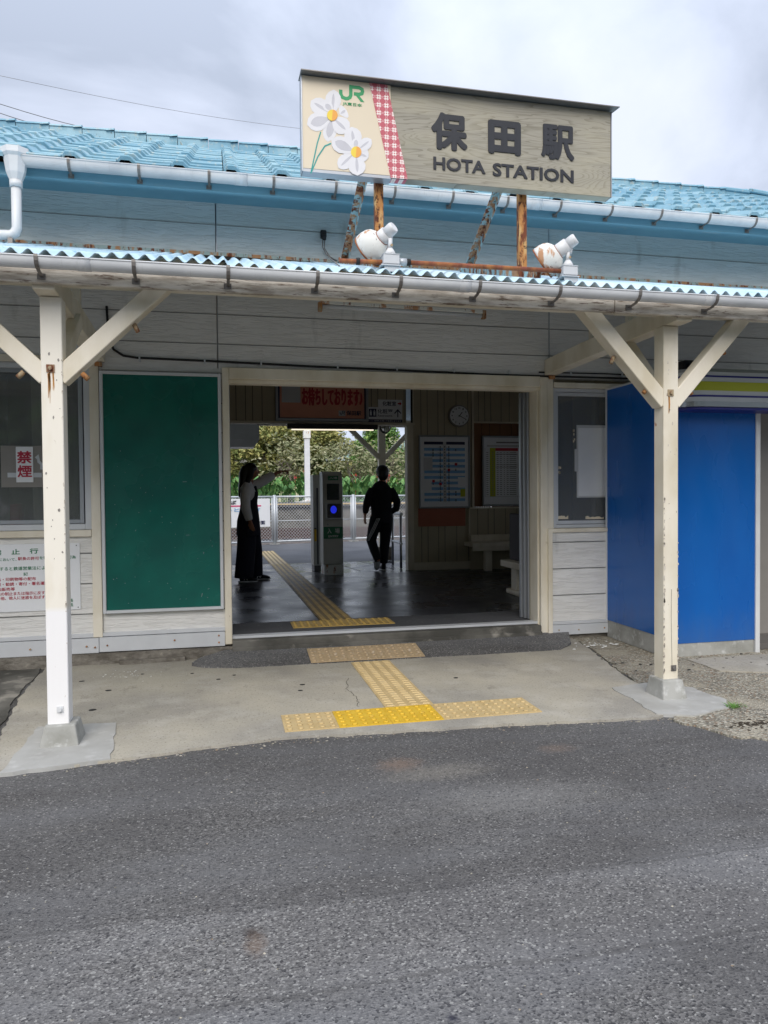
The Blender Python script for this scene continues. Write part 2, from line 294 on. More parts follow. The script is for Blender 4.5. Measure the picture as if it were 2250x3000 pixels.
# ------------------------------------------------------------------ mesh helpers
def wloc(o):
    v = Vector((0, 0, 0))
    while o is not None: v += o.location; o = o.parent
    return v
def thing(name, label, cat, loc=(0, 0, 0), group=None):
    o = bpy.data.objects.new(name, None); C.objects.link(o); o.location = loc; o.empty_display_size = .1
    o['label'] = label; o['category'] = cat
    if group: o['group'] = group
    return o
def tag(o, label, cat, group=None, kind=None):
    o['label'] = label; o['category'] = cat
    if group: o['group'] = group
    if kind: o['kind'] = kind
    return o
class MB:
    def __init__(s): s.v = []; s.f = []; s.s = []; s.mi = []; s.mats = []
    def _m(s, m):
        if m is None: return -1
        if m not in s.mats: s.mats.append(m)
        return s.mats.index(m)
    def add(s, vs, fs, smooth=False, m=None):
        b = len(s.v); s.v += [tuple(x) for x in vs]; i = s._m(m)
        for q in fs: s.f.append([b+j for j in q]); s.s.append(smooth); s.mi.append(i)
        return s
    def box(s, x0, x1, y0, y1, z0, z1, m=None):
        return s.add([(x0, y0, z0), (x1, y0, z0), (x1, y1, z0), (x0, y1, z0), (x0, y0, z1), (x1, y0, z1), (x1, y1, z1), (x0, y1, z1)],
                     [(0, 3, 2, 1), (4, 5, 6, 7), (0, 1, 5, 4), (1, 2, 6, 5), (2, 3, 7, 6), (3, 0, 4, 7)], m=m)
    def beam(s, p, q, w, h, up=(0, 0, 1), m=None):
        p, q = Vector(p), Vector(q); d = (q-p).normalized(); up = Vector(up)
        if abs(d.dot(up)) > .98: up = Vector((0, 1, 0))
        a = d.cross(up).normalized(); b = a.cross(d).normalized(); vs = []
        for c in (p, q):
            for sa, sb in ((-1, -1), (1, -1), (1, 1), (-1, 1)): vs.append(c+a*sa*w/2+b*sb*h/2)
        return s.add(vs, [(3, 2, 1, 0), (4, 5, 6, 7), (0, 1, 5, 4), (1, 2, 6, 5), (2, 3, 7, 6), (3, 0, 4, 7)], m=m)
    def tube(s, pts, rad, n=12, caps=True, m=None, side=None):
        """loft along pts; rad = float, list of floats or list of (a, b)"""
        pts = [Vector(p) for p in pts]; rs = rad if isinstance(rad, (list, tuple)) else [rad]*len(pts)
        vs = []; prev = Vector(side) if side else None
        for i, p in enumerate(pts):
            d = (pts[min(i+1, len(pts)-1)]-pts[max(i-1, 0)]).normalized()
            ref = prev if prev is not None else (Vector((0, 0, 1)) if abs(d.z) < .9 else Vector((1, 0, 0)))
            a = (ref-d*ref.dot(d)).normalized(); b = d.cross(a)
            if side is None: prev = a
            ra, rb = rs[i] if isinstance(rs[i], (tuple, list)) else (rs[i], rs[i])
            for j in range(n):
                t = 2*PI*j/n; vs.append(p+a*math.cos(t)*ra+b*math.sin(t)*rb)
        fs = []
        for i in range(len(pts)-1):
            for j in range(n): fs.append((i*n+j, i*n+(j+1) % n, (i+1)*n+(j+1) % n, (i+1)*n+j))
        s.add(vs, fs, True, m)
        if caps:
            b = len(s.v)-len(vs)
            s.f.append([b+j for j in range(n)][::-1]); s.s.append(False); s.mi.append(s._m(m))
            s.f.append([b+(len(pts)-1)*n+j for j in range(n)]); s.s.append(False); s.mi.append(s._m(m))
        return s
    def cyl(s, p, q, r0, r1=None, n=20, m=None): return s.tube([p, q], [r0, r0 if r1 is None else r1], n, m=m)
    def ball(s, c, rad, n=12, m=None):
        rx, ry, rz = V3(rad); vs = []; fs = []; k_ = n//2
        for i in range(k_+1):
            t = PI*i/k_
            for j in range(n): q = 2*PI*j/n; vs.append((c[0]+rx*math.sin(t)*math.cos(q), c[1]+ry*math.sin(t)*math.sin(q), c[2]+rz*math.cos(t)))
        for i in range(k_):
            for j in range(n): fs.append((i*n+j, (i+1)*n+j, (i+1)*n+(j+1) % n, i*n+(j+1) % n))
        return s.add(vs, fs, True, m)
    def poly(s, pts, y0, y1, m=None):
        """2-D outline in the x-z plane extruded from y0 to y1 (y0 nearer the viewer)"""
        n = len(pts); vs = [(x, y0, z) for x, z in pts]+[(x, y1, z) for x, z in pts]
        return s.add(vs, [tuple(range(n)), tuple(range(2*n-1, n-1, -1))]+[(i, i+n, (i+1) % n+n, (i+1) % n) for i in range(n)], m=m)
    def slab(s, pts, z0, z1, m=None):
        n = len(pts); vs = [(x, y, z0) for x, y in pts]+[(x, y, z1) for x, y in pts]
        return s.add(vs, [tuple(range(n))[::-1], tuple(range(n, 2*n))]+[(i, (i+1) % n, (i+1) % n+n, i+n) for i in range(n)], m=m)
    def ribbon(s, pts, wd, y0, y1, m=None):
        L_, R_ = [], []
        for i, p in enumerate(pts):
            a = pts[max(i-1, 0)]; b = pts[min(i+1, len(pts)-1)]
            def nrm(a, b):
                dx, dz = b[0]-a[0], b[1]-a[1]; q = math.hypot(dx, dz) or 1; return (-dz/q, dx/q)
            if i in (0, len(pts)-1): n_ = nrm(a, b); k_ = 1
            else:
                n1_, n2_ = nrm(a, p), nrm(p, b); sx_, sz_ = n1_[0]+n2_[0], n1_[1]+n2_[1]; q = math.hypot(sx_, sz_) or 1; n_ = (sx_/q, sz_/q)
                k_ = min(1/max(n_[0]*n1_[0]+n_[1]*n1_[1], .3), 1.6)
            wi = wd[i] if isinstance(wd, (list, tuple)) else wd
            L_.append((p[0]+n_[0]*wi/2*k_, p[1]+n_[1]*wi/2*k_)); R_.append((p[0]-n_[0]*wi/2*k_, p[1]-n_[1]*wi/2*k_))
        for i in range(len(pts)-1): s.poly([L_[i], R_[i], R_[i+1], L_[i+1]], y0, y1, m)
        return s
    def build(s, name, mat, parent=None, bevel=0., smooth=False, seg=1):
        me = bpy.data.meshes.new(name); o_ = wloc(parent) if parent else Vector((0, 0, 0))
        me.from_pydata([(x-o_.x, y-o_.y, z-o_.z) for x, y, z in s.v], [], s.f)
        ms = [MT[k_] for k_ in [mat]+s.mats]; off = 1
        for m_ in ms: me.materials.append(m_)
        me.polygons.foreach_set('use_smooth', [bool(x) or smooth for x in s.s])
        if s.mats: me.polygons.foreach_set('material_index', [i+off for i in s.mi])
        me.update()
        o = bpy.data.objects.new(name, me); C.objects.link(o); o.parent = parent
        if bevel:
            b = o.modifiers.new('bevel', 'BEVEL'); b.width = bevel; b.segments = seg; b.limit_method = 'ANGLE'; b.angle_limit = R(40)
        return o
def struct(name, mb, mat, bevel=0):
    o = mb.build(name, mat, None, bevel); o['kind'] = 'structure'; return o
def text_mesh(sx_, body, bold=0.):
    cu = bpy.data.curves.new('txt', 'FONT'); cu.body = body; cu.size = 1; cu.extrude = .02; cu.offset = bold; cu.resolution_u = 3
    o = bpy.data.objects.new('txt', cu); C.objects.link(o); bpy.context.view_layer.update()
    me = bpy.data.meshes.new_from_object(o.evaluated_get(bpy.context.evaluated_depsgraph_get()))
    vs = [tuple(v.co) for v in me.vertices]; fs = [tuple(p_.vertices) for p_ in me.polygons]
    C.objects.unlink(o); bpy.data.objects.remove(o); bpy.data.curves.remove(cu); bpy.data.meshes.remove(me)
    return vs, fs
def text(mb, body, x0, x1, z0, z1, y, th=.004, bold=0., m=None):
    """lettering fitted to the box x0..x1, z0..z1 standing th proud of the plane y, facing -y"""
    if bold > .008 and any(ord(c) > 255 for c in body): return bold_text(mb, body, x0, x1, z0, z1, y, th, bold*(z1-z0)*.9, 8, m)
    vs, fs = text_mesh(1, body, bold)
    if not vs: return mb
    ax, bx = min(v[0] for v in vs), max(v[0] for v in vs); az, bz = min(v[1] for v in vs), max(v[1] for v in vs)
    kx = (x1-x0)/max(bx-ax, 1e-6); kz = (z1-z0)/max(bz-az, 1e-6)
    return mb.add([(x0+(v[0]-ax)*kx, y-th if v[2] > 0 else y+.0005, z0+(v[1]-az)*kz) for v in vs], fs, m=m)
def bold_text(mb, body, x0, x1, z0, z1, y, th, r, nc=16, m=None):
    vs, fs = text_mesh(1, body, 0.0)
    ax, bx = min(v[0] for v in vs), max(v[0] for v in vs); az, bz = min(v[1] for v in vs), max(v[1] for v in vs)
    kx = (x1-x0-2*r)/(bx-ax); kz = (z1-z0-2*r)/(bz-az)
    for q in range(nc+1):
        rr_ = 0 if q == nc else (r if q % 2 == 0 else r*.6) if nc > 8 else r; a = q*2*PI/nc
        mb.add([(x0+r+rr_*math.cos(a)+(v[0]-ax)*kx, y-th-q*.00012 if v[2] > 0 else y+.0005, z0+r+rr_*math.sin(a)+(v[1]-az)*kz) for v in vs], fs, m=m)
    return mb
def frame(mb, x0, x1, z0, z1, y0, y1, t, m=None):
    mb.box(x0, x0+t, y0, y1, z0, z1, m).box(x1-t, x1, y0, y1, z0, z1, m).box(x0+t, x1-t, y0, y1, z0, z0+t, m).box(x0+t, x1-t, y0, y1, z1-t, z1, m); return mb
def jag(p, q, n, amp, seed=1):
    rg = random.Random(seed); out_ = []
    dx, dy = q[0]-p[0], q[1]-p[1]; ln = math.hypot(dx, dy); nx, ny = -dy/ln, dx/ln
    for i in range(n):
        t = i/n; a = amp*(rg.random()-.5) if i else 0
        out_.append((p[0]+dx*t+nx*a, p[1]+dy*t+ny*a))
    return out_
def jagpoly(pts, step, amp, seed):
    o_ = []
    for i, p in enumerate(pts):
        q = pts[(i+1) % len(pts)]; ln = math.hypot(q[0]-p[0], q[1]-p[1]); o_ += jag(p, q, max(1, int(ln/step)), amp, seed+i)
    return o_

# ------------------------------------------------------------------ ground and paving
struct('ground', MB().add([(-400, -400, -.014), (400, -400, -.014), (400, 15.2, -.014), (-400, 15.2, -.014)], [(0, 1, 2, 3)]), 'asphalt')
struct('far_ground', MB().add([(-400, 15.2, -.06), (400, 15.2, -.06), (400, 900, -.06), (-400, 900, -.06)], [(0, 1, 2, 3)]), 'grass')
WALL = 1.70
pv = jagpoly([(-1.36, -.56), (-.86, -.50), (-.07, -.375), (.6, -.42), (1.25, -.455), (2.10, -.54), (2.32, -.42), (2.42, .35), (2.62, 1.2), (2.70, 1.69), (-1.64, 1.69), (-1.61, .83), (-1.50, 0.0)], .05, .022, 3)
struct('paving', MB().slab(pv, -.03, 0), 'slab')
lp = jagpoly([(-6, -.62), (-1.60, -.56), (-1.40, -.52), (-1.53, .0), (-1.64, .83), (-1.67, 1.69), (-6, 1.69)], .08, .03, 9)
struct('old_paving', MB().slab(lp, -.03, -.006), 'oldconc')
rp_ = jagpoly([(2.16, -.60), (2.32, -.95), (2.55, -1.02), (2.75, -.9), (3.2, -.72), (9, -.55), (9, 1.69), (2.73, 1.69), (2.65, 1.2), (2.45, .35), (2.35, -.40)], .06, .05, 21)
struct('gravelly_paving', MB().slab(rp_, -.03, -.004), 'gravelly')
struct('concrete_apron', MB().slab(jagpoly([(3.15, .30), (3.6, .12), (9, .1), (9, .70), (3.15, .68)], .08, .012, 4), -.02, .003), 'slab')
# asphalt ramp patch in front of the sill
amp = [(-.50, 1.52), (-.56, 1.42), (-.46, 1.33), (-.24, 1.265), (.35, 1.25), (1.25, 1.24), (2.36, 1.23), (2.55, 1.40), (2.66, 1.66), (-.30, 1.66)]
rampv = jagpoly(amp, .05, .012, 12)
n_ = len(rampv); zf = lambda y: .004+max(0., (y-1.27))*.15
mb = MB(); mb.add([(x, y, zf(y)) for x, y in rampv]+[(x, y, -.02) for x, y in rampv], [tuple(range(n_))]+[(i, i+n_, (i+1) % n_+n_, (i+1) % n_) for i in range(n_)])
struct('paving_patch', mb, 'asphalt_patch')
# pale cement pads round the footings
pl_ = MB().slab(jagpoly([(-1.345, -.575), (-1.335, .12), (-.92, .09), (-.865, -.50)], .06, .02, 31), -.02, .006)
struct('cement_pad', pl_, 'pad')
struct('cement_pad', MB().slab(jagpoly([(2.17, .08), (2.12, -.50), (2.30, -.58), (2.60, -.50), (2.70, -.35), (2.68, -.05), (2.45, .13)], .06, .03, 32), -.02, .005), 'pad')
# floors
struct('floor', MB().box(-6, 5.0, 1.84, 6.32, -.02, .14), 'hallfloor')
struct('floor_mat_strip', MB().box(-.9, 3.1, 1.86, 2.36, .1405, .144), 'platasph')
struct('gate_floor', MB().box(-6, 5.0, 6.32, 8.1, -.02, .136), 'gatefloor')
struct('platform', MB().slab([(-9, 8.1), (9, 8.1), (9, 15.2), (-9, 10.7)], -.02, .132), 'platasph')
struct('floor_seams', MB().box(-2, 4, 8.09, 8.12, .1365, .138).beam((1.7, 6.5, .1382), (1.5, 8.0, .1382), .015, .003).beam((2.25, 6.7, .1382), (2.0, 8.0, .1382), .02, .003), 'footing')

mb = MB(); rg = random.Random(51)
def crack(pts, w_, seed):
    rg = random.Random(seed); q = []
    for a, b in zip(pts, pts[1:]):
        for t in range(8): q.append((a[0]+(b[0]-a[0])*t/8+rg.gauss(0, .008), a[1]+(b[1]-a[1])*t/8+rg.gauss(0, .008)))
    for a, b in zip(q, q[1:]): mb.add([(a[0]-w_, a[1], .0012), (a[0]+w_, a[1], .0012), (b[0]+w_*.8, b[1], .0012), (b[0]-w_*.8, b[1], .0012)], [(0, 1, 2, 3)])
crack([(.52, .75), (.47, .45), (.50, .28), (.46, .05)], .0018, 1); crack([(.47, .45), (.36, .40)], .0012, 2)
struct('paving_cracks', mb, 'dark')
# tactile paving tiles, each a thing
def tact_mesh(bar, m):
    mb = MB(); s_ = .2985; h = .006; mb.box(-s_/2, s_/2, -s_/2, s_/2, 0, h, 'tact_dirt' if bar else None)
    if bar:
        for i in range(4):
            x = -s_/2+s_*(i+.5)/4; mb.add([(x-.020, -.146, h), (x+.020, -.146, h), (x+.020, .146, h), (x-.020, .146, h), (x-.016, -.142, h+.005), (x+.016, -.142, h+.005), (x+.016, .142, h+.005), (x-.016, .142, h+.005)], [(4, 5, 6, 7), (0, 1, 5, 4), (1, 2, 6, 5), (2, 3, 7, 6), (3, 0, 4, 7)], m=m)
    else:
        for i in range(5):
            for j in range(5):
                x, y = -s_/2+s_*(i+.5)/5, -s_/2+s_*(j+.5)/5
                mb.tube([(x, y, h), (x, y, h+.0065)], [.017, .010], 8)
    return mb
def lozenge_mesh():
    mb = MB(); s_ = .2985; h = .006; mb.box(-s_/2, s_/2, -s_/2, s_/2, 0, h)
    for i in range(4):
        for j in range(6):
            x, y = -s_/2+s_*(i+.5)/4, -s_/2+s_*(j+.5)/6; mb.add([(x-.026, y-.016, h), (x+.022, y-.019, h), (x+.026, y+.015, h), (x-.022, y+.018, h), (x-.02, y-.011, h+.005), (x+.018, y-.013, h+.005), (x+.02, y+.01, h+.005), (x-.018, y+.012, h+.005)], [(4, 5, 6, 7), (0, 1, 5, 4), (1, 2, 6, 5), (2, 3, 7, 6), (3, 0, 4, 7)])
    return mb
protos = {}
def tile(kind, mat, loc, label, group, rx=0, rz=0):
    key = (kind, mat)
    if key not in protos:
        o = (lozenge_mesh() if kind == 'loz' else tact_mesh(kind == 'bar', mat)).build('tactile_tile', mat); protos[key] = o
    else:
        o = protos[key].copy(); C.objects.link(o)
    o.location = loc; o.rotation_euler = (rx, 0, rz); tag(o, label, 'tactile tile', group); return o
G1 = 'yellow tactile paving tiles outside the entrance'
names5 = ['worn pale yellow dotted tile at the left end of the front row', 'bright yellow dotted tile, the left one of the two bright tiles', 'bright yellow dotted tile right below the stem of the tactile path', 'worn pale yellow dotted tile next to the bright tile on its left', 'worn pale yellow dotted tile at the right end of the front row']
for i in range(5):
    tile('dot', ['tact_pale', 'tact_bright', 'tact_bright', 'tact_pale', 'tact_pale'][i], (.15+.3*i, -.15, .0005), names5[i], G1, 0, (rnd.random()-.5)*.012)
ordn = ['nearest', 'second nearest', 'third nearest', 'farthest']
for j in range(4):
    tile('loz', 'tact_pale', (.775, .157+.3*j, .0005), 'yellow stem tile with square studs, %s of the four joining the two rows' % ordn[j], G1, 0, (rnd.random()-.5)*.012)
for i in range(3):
    tile('dot', 'tact_orange', (.475+.3*i, 1.40, .030), 'faded orange dotted tile on the asphalt ramp, %s of three' % ['left', 'middle', 'right'][i], G1, math.atan(.15), 0)
G2 = 'tactile tiles inside the hall'
for i in range(3):
    tile('dot', 'tact_in', (.41+.3*i, 2.14, .1445), 'dull yellow dotted tile inside by the sill, %s of three' % ['left', 'middle', 'right'][i], G2)
ORD = 'first second third fourth fifth sixth seventh eighth ninth tenth eleventh twelfth thirteenth fourteenth fifteenth sixteenth seventeenth eighteenth nineteenth twentieth twenty-first twenty-second twenty-third twenty-fourth twenty-fifth twenty-sixth twenty-seventh twenty-eighth twenty-ninth'.split()
for j in range(29):
    y = 2.45+.3*j; x = .685-.0148*(y-2.3)*1.1; zz = .1445 if y < 2.6 else (.1405 if y < 6.3 else .1365)
    if y > 8.1: zz = .1325
    place = 'inside the dark hall' if y < 6.2 else ('beside the ticket gate' if y < 8 else 'on the platform beyond the gate')
    tile('bar', 'tact_in' if y < 8 else 'tact_pale', (x, y, zz), '%s ribbed yellow tile counted from the doorway, %s' % (ORD[j], place), 'ribbed guiding tiles of the long strip', 0, .0163)

# ------------------------------------------------------------------ small things on the ground
for i, (x, y, s_) in enumerate([(-1.071, .841, .02), (-1.099, .40, .022), (1.259, .583, .016), (-1.291, 1.142, .017), (-.36, .961, .015), (-.251, 1.052, .013), (.195, .668, .019), (.168, .525, .015), (-.9, 1.25, .012), (-.55, 1.18, .012)]):
    n_ = 9; pts = [(x+math.cos(t)*s_*(1+.3*(rnd.random()-.5)), y+math.sin(t)*s_*.8*(1+.3*(rnd.random()-.5))) for t in [2*PI*q/n_ for q in range(n_)]]
    tag(MB().slab(pts, 0, .0025).build('gum_spot', 'rubber'), 'black chewing gum spot on the beige concrete, '+['right of the left post, the farther one', 'right of the left post, nearest to it', 'right of the yellow stem tiles', 'behind the left post', 'below the green board, left of a pair', 'below the green board, right of a pair', 'left of the stem tiles, the farther one', 'left of the stem tiles, the nearer one', 'below the left edge of the green board', 'below the middle of the green board'][i], 'gum spot', 'gum spots on the concrete')
def pebbles(name, n, region, size, mat, label, cat, seed):
    rg = random.Random(seed); mb = MB()
    for i in range(n):
        x, y, z = region(rg); s_ = size*(.5+rg.random()); a = rg.random()*6
        q = [Vector((math.cos(a+t)*s_*(.7+.5*rg.random()), math.sin(a+t)*s_*(.6+.5*rg.random()), 0)) for t in (0, 1.2, 2.5, 3.7, 5)]
        b = [(x+v.x, y+v.y, z) for v in q]; t_ = [(x+v.x*.6, y+v.y*.6, z+s_*.3) for v in q]
        mb.add(b+t_, [(5, 6, 7, 8, 9)]+[(j, (j+1) % 5, (j+1) % 5+5, j+5) for j in range(5)])
    o = mb.build(name, mat); tag(o, label, cat, kind='stuff'); return o
pebbles('gravel', 420, lambda g: ((lambda t: (-1.38+3.6*t+.04*g.gauss(0, 1), -.53+.15*math.sin(t*3.1)*1.0+.035*g.gauss(0, 1)-.02, -.013))(g.random())), .006, 'gravelly', 'loose grit along the edge between concrete and asphalt', 'gravel', 5)
pebbles('loose_stones', 500, lambda g: (2.55+1.1*g.random()**1.2, -.75+1.3*g.random(), -.004), .009, 'gravelly', 'loose stones on the rough ground right of the post', 'gravel', 6)
pebbles('grit', 260, lambda g: (-1.6+4.9*g.random(), -2.6+2.0*g.random(), -.014), .0035, 'gravelly', 'scattered pale grit on the grey asphalt', 'gravel', 16)
pebbles('paint_flakes', 26, lambda g: (2.72+.13*g.gauss(0, 1), 1.35+.07*g.gauss(0, 1), .001), .013, 'flake', 'white paint flakes on the ground by the low white wall', 'paint flakes', 8)
pebbles('paint_crumbs', 34, lambda g: (-1.02+.1*g.gauss(0, 1), 1.27+.08*g.gauss(0, 1), .001), .0045, 'flake', 'white crumbs scattered on the concrete under the wall', 'paint crumbs', 9)
pebbles('dry_leaves', 40, lambda g: (2.5+1.6*g.random(), .35+1.1*g.random()*.5, .0), .011, 'dark', 'dark dry leaf bits on the ground in front of the booth', 'leaf litter', 11)
pebbles('moss', 160, lambda g: (2.62+.10*g.gauss(0, 1), -.78+.04*g.gauss(0, 1), -.006), .012, 'moss', 'dark brown moss and dirt at the asphalt edge', 'moss', 13)
mb = MB()
for i in range(46):
    a = rnd.random()*6.28; ln = .05+.06*rnd.random(); bx, by = 2.645+.03*rnd.gauss(0, 1), -.49+.02*rnd.gauss(0, 1)
    pts = [(bx+math.cos(a)*ln*t, by+math.sin(a)*ln*t*.7, .0+.05*math.sin(min(t*2.0, 1.5))*(.4+rnd.random()*.1)) for t in (0, .33, .66, 1)]
    for q in range(3):
        p0, p1 = pts[q], pts[q+1]; w0, w1 = .003*(1-q/3), .003*(1-(q+1)/3)
        mb.add([(p0[0]-w0, p0[1], p0[2]), (p0[0]+w0, p0[1], p0[2]), (p1[0]+w1, p1[1], p1[2]), (p1[0]-w1, p1[1], p1[2])], [(0, 1, 2, 3)])
tag(mb.build('weed', 'grass'), 'small tuft of green weed by the right footing pad', 'weed')

# ------------------------------------------------------------------ station building
B = thing('station_building', 'single storey station house with white siding and pale blue tiled roof', 'building', (0.6, 4, 0))
SEAM = [3.668-.2345*i for i in range(16)]
def siding(mb, x0, x1, z0, z1, y=WALL, yb=None):
    yb = yb if yb is not None else y+.10; prof = [(y, z0)]
    for s_ in sorted(SEAM):
        if z0+.01 < s_ < z1-.01: prof += [(y, s_-.006), (y+.009, s_-.0045), (y+.010, s_+.0045), (y-.0, s_+.0055)]
    prof += [(y, z1), (yb, z1), (yb, z0)]; n = len(prof)
    mb.add([(x0, a, b) for a, b in prof]+[(x1, a, b) for a, b in prof], [tuple(range(n))[::-1], tuple(range(n, 2*n))]+[(i, (i+1) % n, (i+1) % n+n, i+n) for i in range(n)])
    for s_ in SEAM:
        if z0+.01 < s_ < z1-.01: mb.add([(x0, y+.0075, s_-.0045), (x1, y+.0075, s_-.0045), (x1, y+.0075, s_+.0010), (x0, y+.0075, s_+.0010)], [(0, 1, 2, 3)], m='joint_dirt')
mb = MB()
for a, b in ((-6, -3.35), (-3.34, -.345), (-.338, 2.497), (2.504, 5.4), (5.41, 9)): siding(mb, a, b, 3.18, 3.74)
mb.build('upper_siding', 'siding_blue_bounce', B)
mb = MB()
for a, b in ((-6, -3.35), (-3.34, -.345), (-.338, 2.497), (2.504, 5.4), (5.41, 9)): siding(mb, a, b, 2.30, 3.18)
siding(mb, -1.23, -.31, .205, 2.30); siding(mb, -6, -1.30, .205, .985)
siding(mb, 2.50, 3.9, .13, .94, 1.66, 1.80); siding(mb, 3.9, 9, .13, 2.3)
mb.build('front_wall', 'siding', B)
mb = MB().box(-6, -1.262, 1.675, 1.80, .085, .20).box(-1.258, -.312, 1.672, 1.80, .090, .203).box(2.502, 3.05, 1.645, 1.8, .035, .125)
for a, b, z_ in ((-6, -1.24, .235), (-1.24, -.31, .238)): mb.box(a, b, 1.683, 1.705, z_-.03, z_)
mb.box(2.502, 3.05, 1.648, 1.7, .128, .155)
mb.build('skirting_board', 'alu_white', B, .002)
mb = MB()
for x, z_ in ((-1.35, .14), (-1.29, .13), (-.70, .155), (-.36, .175), (-.36, .12), (-1.2, .14), (-1.75, .14), (2.56, .08), (2.75, .075), (3.0, .08)): mb.cyl((x, 1.664 if x < 0 else 1.64, z_), (x, 1.69, z_), .007, n=8)
mb.build('skirting_nails', 'bolt', B)
mb = MB().slab(jagpoly([(-6, 1.67), (-.245, 1.655), (-.245, 1.9), (-6, 1.9)], .07, .012, 40), -.02, .083)
mb.slab(jagpoly([(-1.10, 1.60), (-.62, 1.61), (-.62, 1.70), (-1.12, 1.70)], .05, .03, 41), -.02, .03); mb.box(2.45, 9, 1.68, 1.9, -.02, .034)
mb.build('foundation', 'stone', B)
mb = MB().box(-.339, -.334, 1.696, 1.72, 2.3, 3.75).box(2.496, 2.5045, 1.696, 1.72, 2.3, 3.75)
mb.build('joint_strip', 'alu', B)
# door opening
mb = MB().box(-.31, -.255, 1.665, 1.83, .10, 2.305).box(-.255, 2.40, 1.66, 1.83, 2.215, 2.305).box(2.40, 2.468, 1.66, 1.83, .05, 2.30).box(-.30, 2.42, 1.69, 1.80, 2.185, 2.215)
mb.box(2.385, 2.4, 1.70, 1.86, .05, 2.215).box(2.47, 2.53, 1.675, 1.80, .96, 2.30)
mb.build('door_frame', 'cream', B, .004)
mb = MB().box(2.372, 2.385, 1.87, 1.90, .15, 2.2).box(2.355, 2.385, 1.92, 1.945, .15, 2.2).box(2.34, 2.385, 1.965, 2.0, .15, 2.2).box(-.27, -.25, 1.84, 1.87, .15, 2.2)
mb.build('door_track', 'alu', B, .002)
mb = MB().box(2.386, 2.52, 1.86, 2.02, .14, 2.4).box(-1.0, -.27, 1.88, 2.0, .14, 2.4)
mb.build('door_pocket', 'panelwall', B)
mb = MB().box(-.255, 2.385, 1.62, 1.84, .0, .135); mb.box(-.255, 2.385, 1.60, 1.625, .0, .085)
mb.build('sill', 'oldconc', B, .006)
MB().box(-.255, 2.385, 1.70, 1.74, .1355, .155).box(-.255, 2.385, 1.755, 1.80, .1355, .152).build('sill_rail', 'alu_white', B, .002)
# trims
mb = MB().box(-1.30, -1.232, 1.672, 1.80, .205, 2.42)
mb.build('vertical_trim', 'cream', B, .003)
MB().box(-6, -1.302, 1.665, 1.80, .985, 1.035).box(-6, -1.302, 1.68, 1.8, 2.31, 2.36).build('window_trim', 'cream', B, .003)
MB().box(2.535, 4.6, 1.67, 1.80, 2.215, 2.26).box(2.46, 2.50, 1.635, 1.80, .03, .975).box(2.50, 3.05, 1.64, 1.80, .94, .975).build('window_trim', 'cream', B, .003)
# left window
wf = frame(MB(), -3.4, -1.302, 1.037, 2.308, 1.70, 1.78, .045).build('window_frame', 'alu_white', B, .003)
fr_ = frame(MB(), -3.35, -1.36, 1.085, 2.262, 1.73, 1.76, .03).box(-2.42, -2.37, 1.725, 1.765, 1.11, 2.25).build('sash', 'alu', wf, .002)
MB().box(-3.32, -1.39, 1.745, 1.750, 1.11, 2.235).build('pane', 'glass', wf)
# right window
wf = frame(MB(), 2.535, 4.55, .977, 2.213, 1.70, 1.78, .03).build('window_frame', 'alu_white', B, .003)
frame(MB(), 2.567, 4.5, 1.01, 2.18, 1.725, 1.76, .03).box(3.5, 3.55, 1.73, 1.76, 1.04, 2.15).build('sash', 'alu_white', wf, .002)
MB().box(2.595, 4.47, 1.745, 1.750, 1.04, 2.15).build('pane', 'glass', wf)
# flashing along the upper wall
MB().box(-6, 9, 1.655, 1.699, 3.10, 3.172).build('shadow_strip', 'dark', B)  # dark strip painted in as the shade below the flashing
mb = MB().box(-6, 9, 1.65, 1.699, 3.173, 3.20)
mb.build('flashing', 'flash', B)
# interior: back wall, side walls, ceiling
BW = 6.40
rg = random.Random(11)
def planks(mb, x0, x1, z0, z1, y0, y1, seed):
    rg = random.Random(seed); x = x0
    while x < x1-.01:
        w_ = rg.choice([.10, .135, .17, .19]); e_ = min(x+w_, x1); mb.box(x, e_-.009, y0, y1, z0, z1); x = e_
    mb.box(x0, x1, y0+.008, y1-.002, z0+.001, z1-.001, 'dark')
mb = MB(); planks(mb, 2.50, 3.44, .14, 3.05, BW, BW+.12, 1); planks(mb, 3.46, 5.0, 2.40, 3.05, BW, BW+.12, 2); planks(mb, 3.40, 5.0, .14, 1.06, BW-.004, BW+.12, 4)
planks(mb, -2.0, 2.40, 2.37, 3.05, BW, BW+.12, 5); planks(mb, -2.5, -.9, .14, 3.05, BW-.005, BW+.12, 6)
mb.build('back_wall', 'panelwall', B)
mb = MB(); planks(mb, 3.47, 5.0, 1.09, 2.385, BW+.002, BW+.12, 3); mb.build('brown_panelling', 'brown_board', B)
MB().box(2.575, 3.33, BW-.004, BW-.001, .80, 1.075).build('brown_paint_patch', 'brown_paint', B)
mb = MB().box(2.405, 2.50, BW-.03, BW+.13, .14, 2.36).box(-2, 2.52, BW-.035, BW+.13, 2.335, 2.372).box(3.44, 3.47, BW-.02, BW+.05, 1.06, 3.05).box(3.38, 5.0, BW-.05, BW-.01, 1.062, 1.085).box(3.47, 5.0, BW-.02, BW-.002, 2.385, 2.41)
mb.box(3.375, 3.395, BW-.03, BW-.005, .55, 1.06).box(2.49, 3.42, BW-.07, BW-.006, .14, .255).box(-.95, -.86, BW-.03, BW+.13, .14, 2.335).box(2.50, 2.515, BW-.02, BW, 2.37, 3.05)
mb.build('interior_trim', 'trim', B, .003)
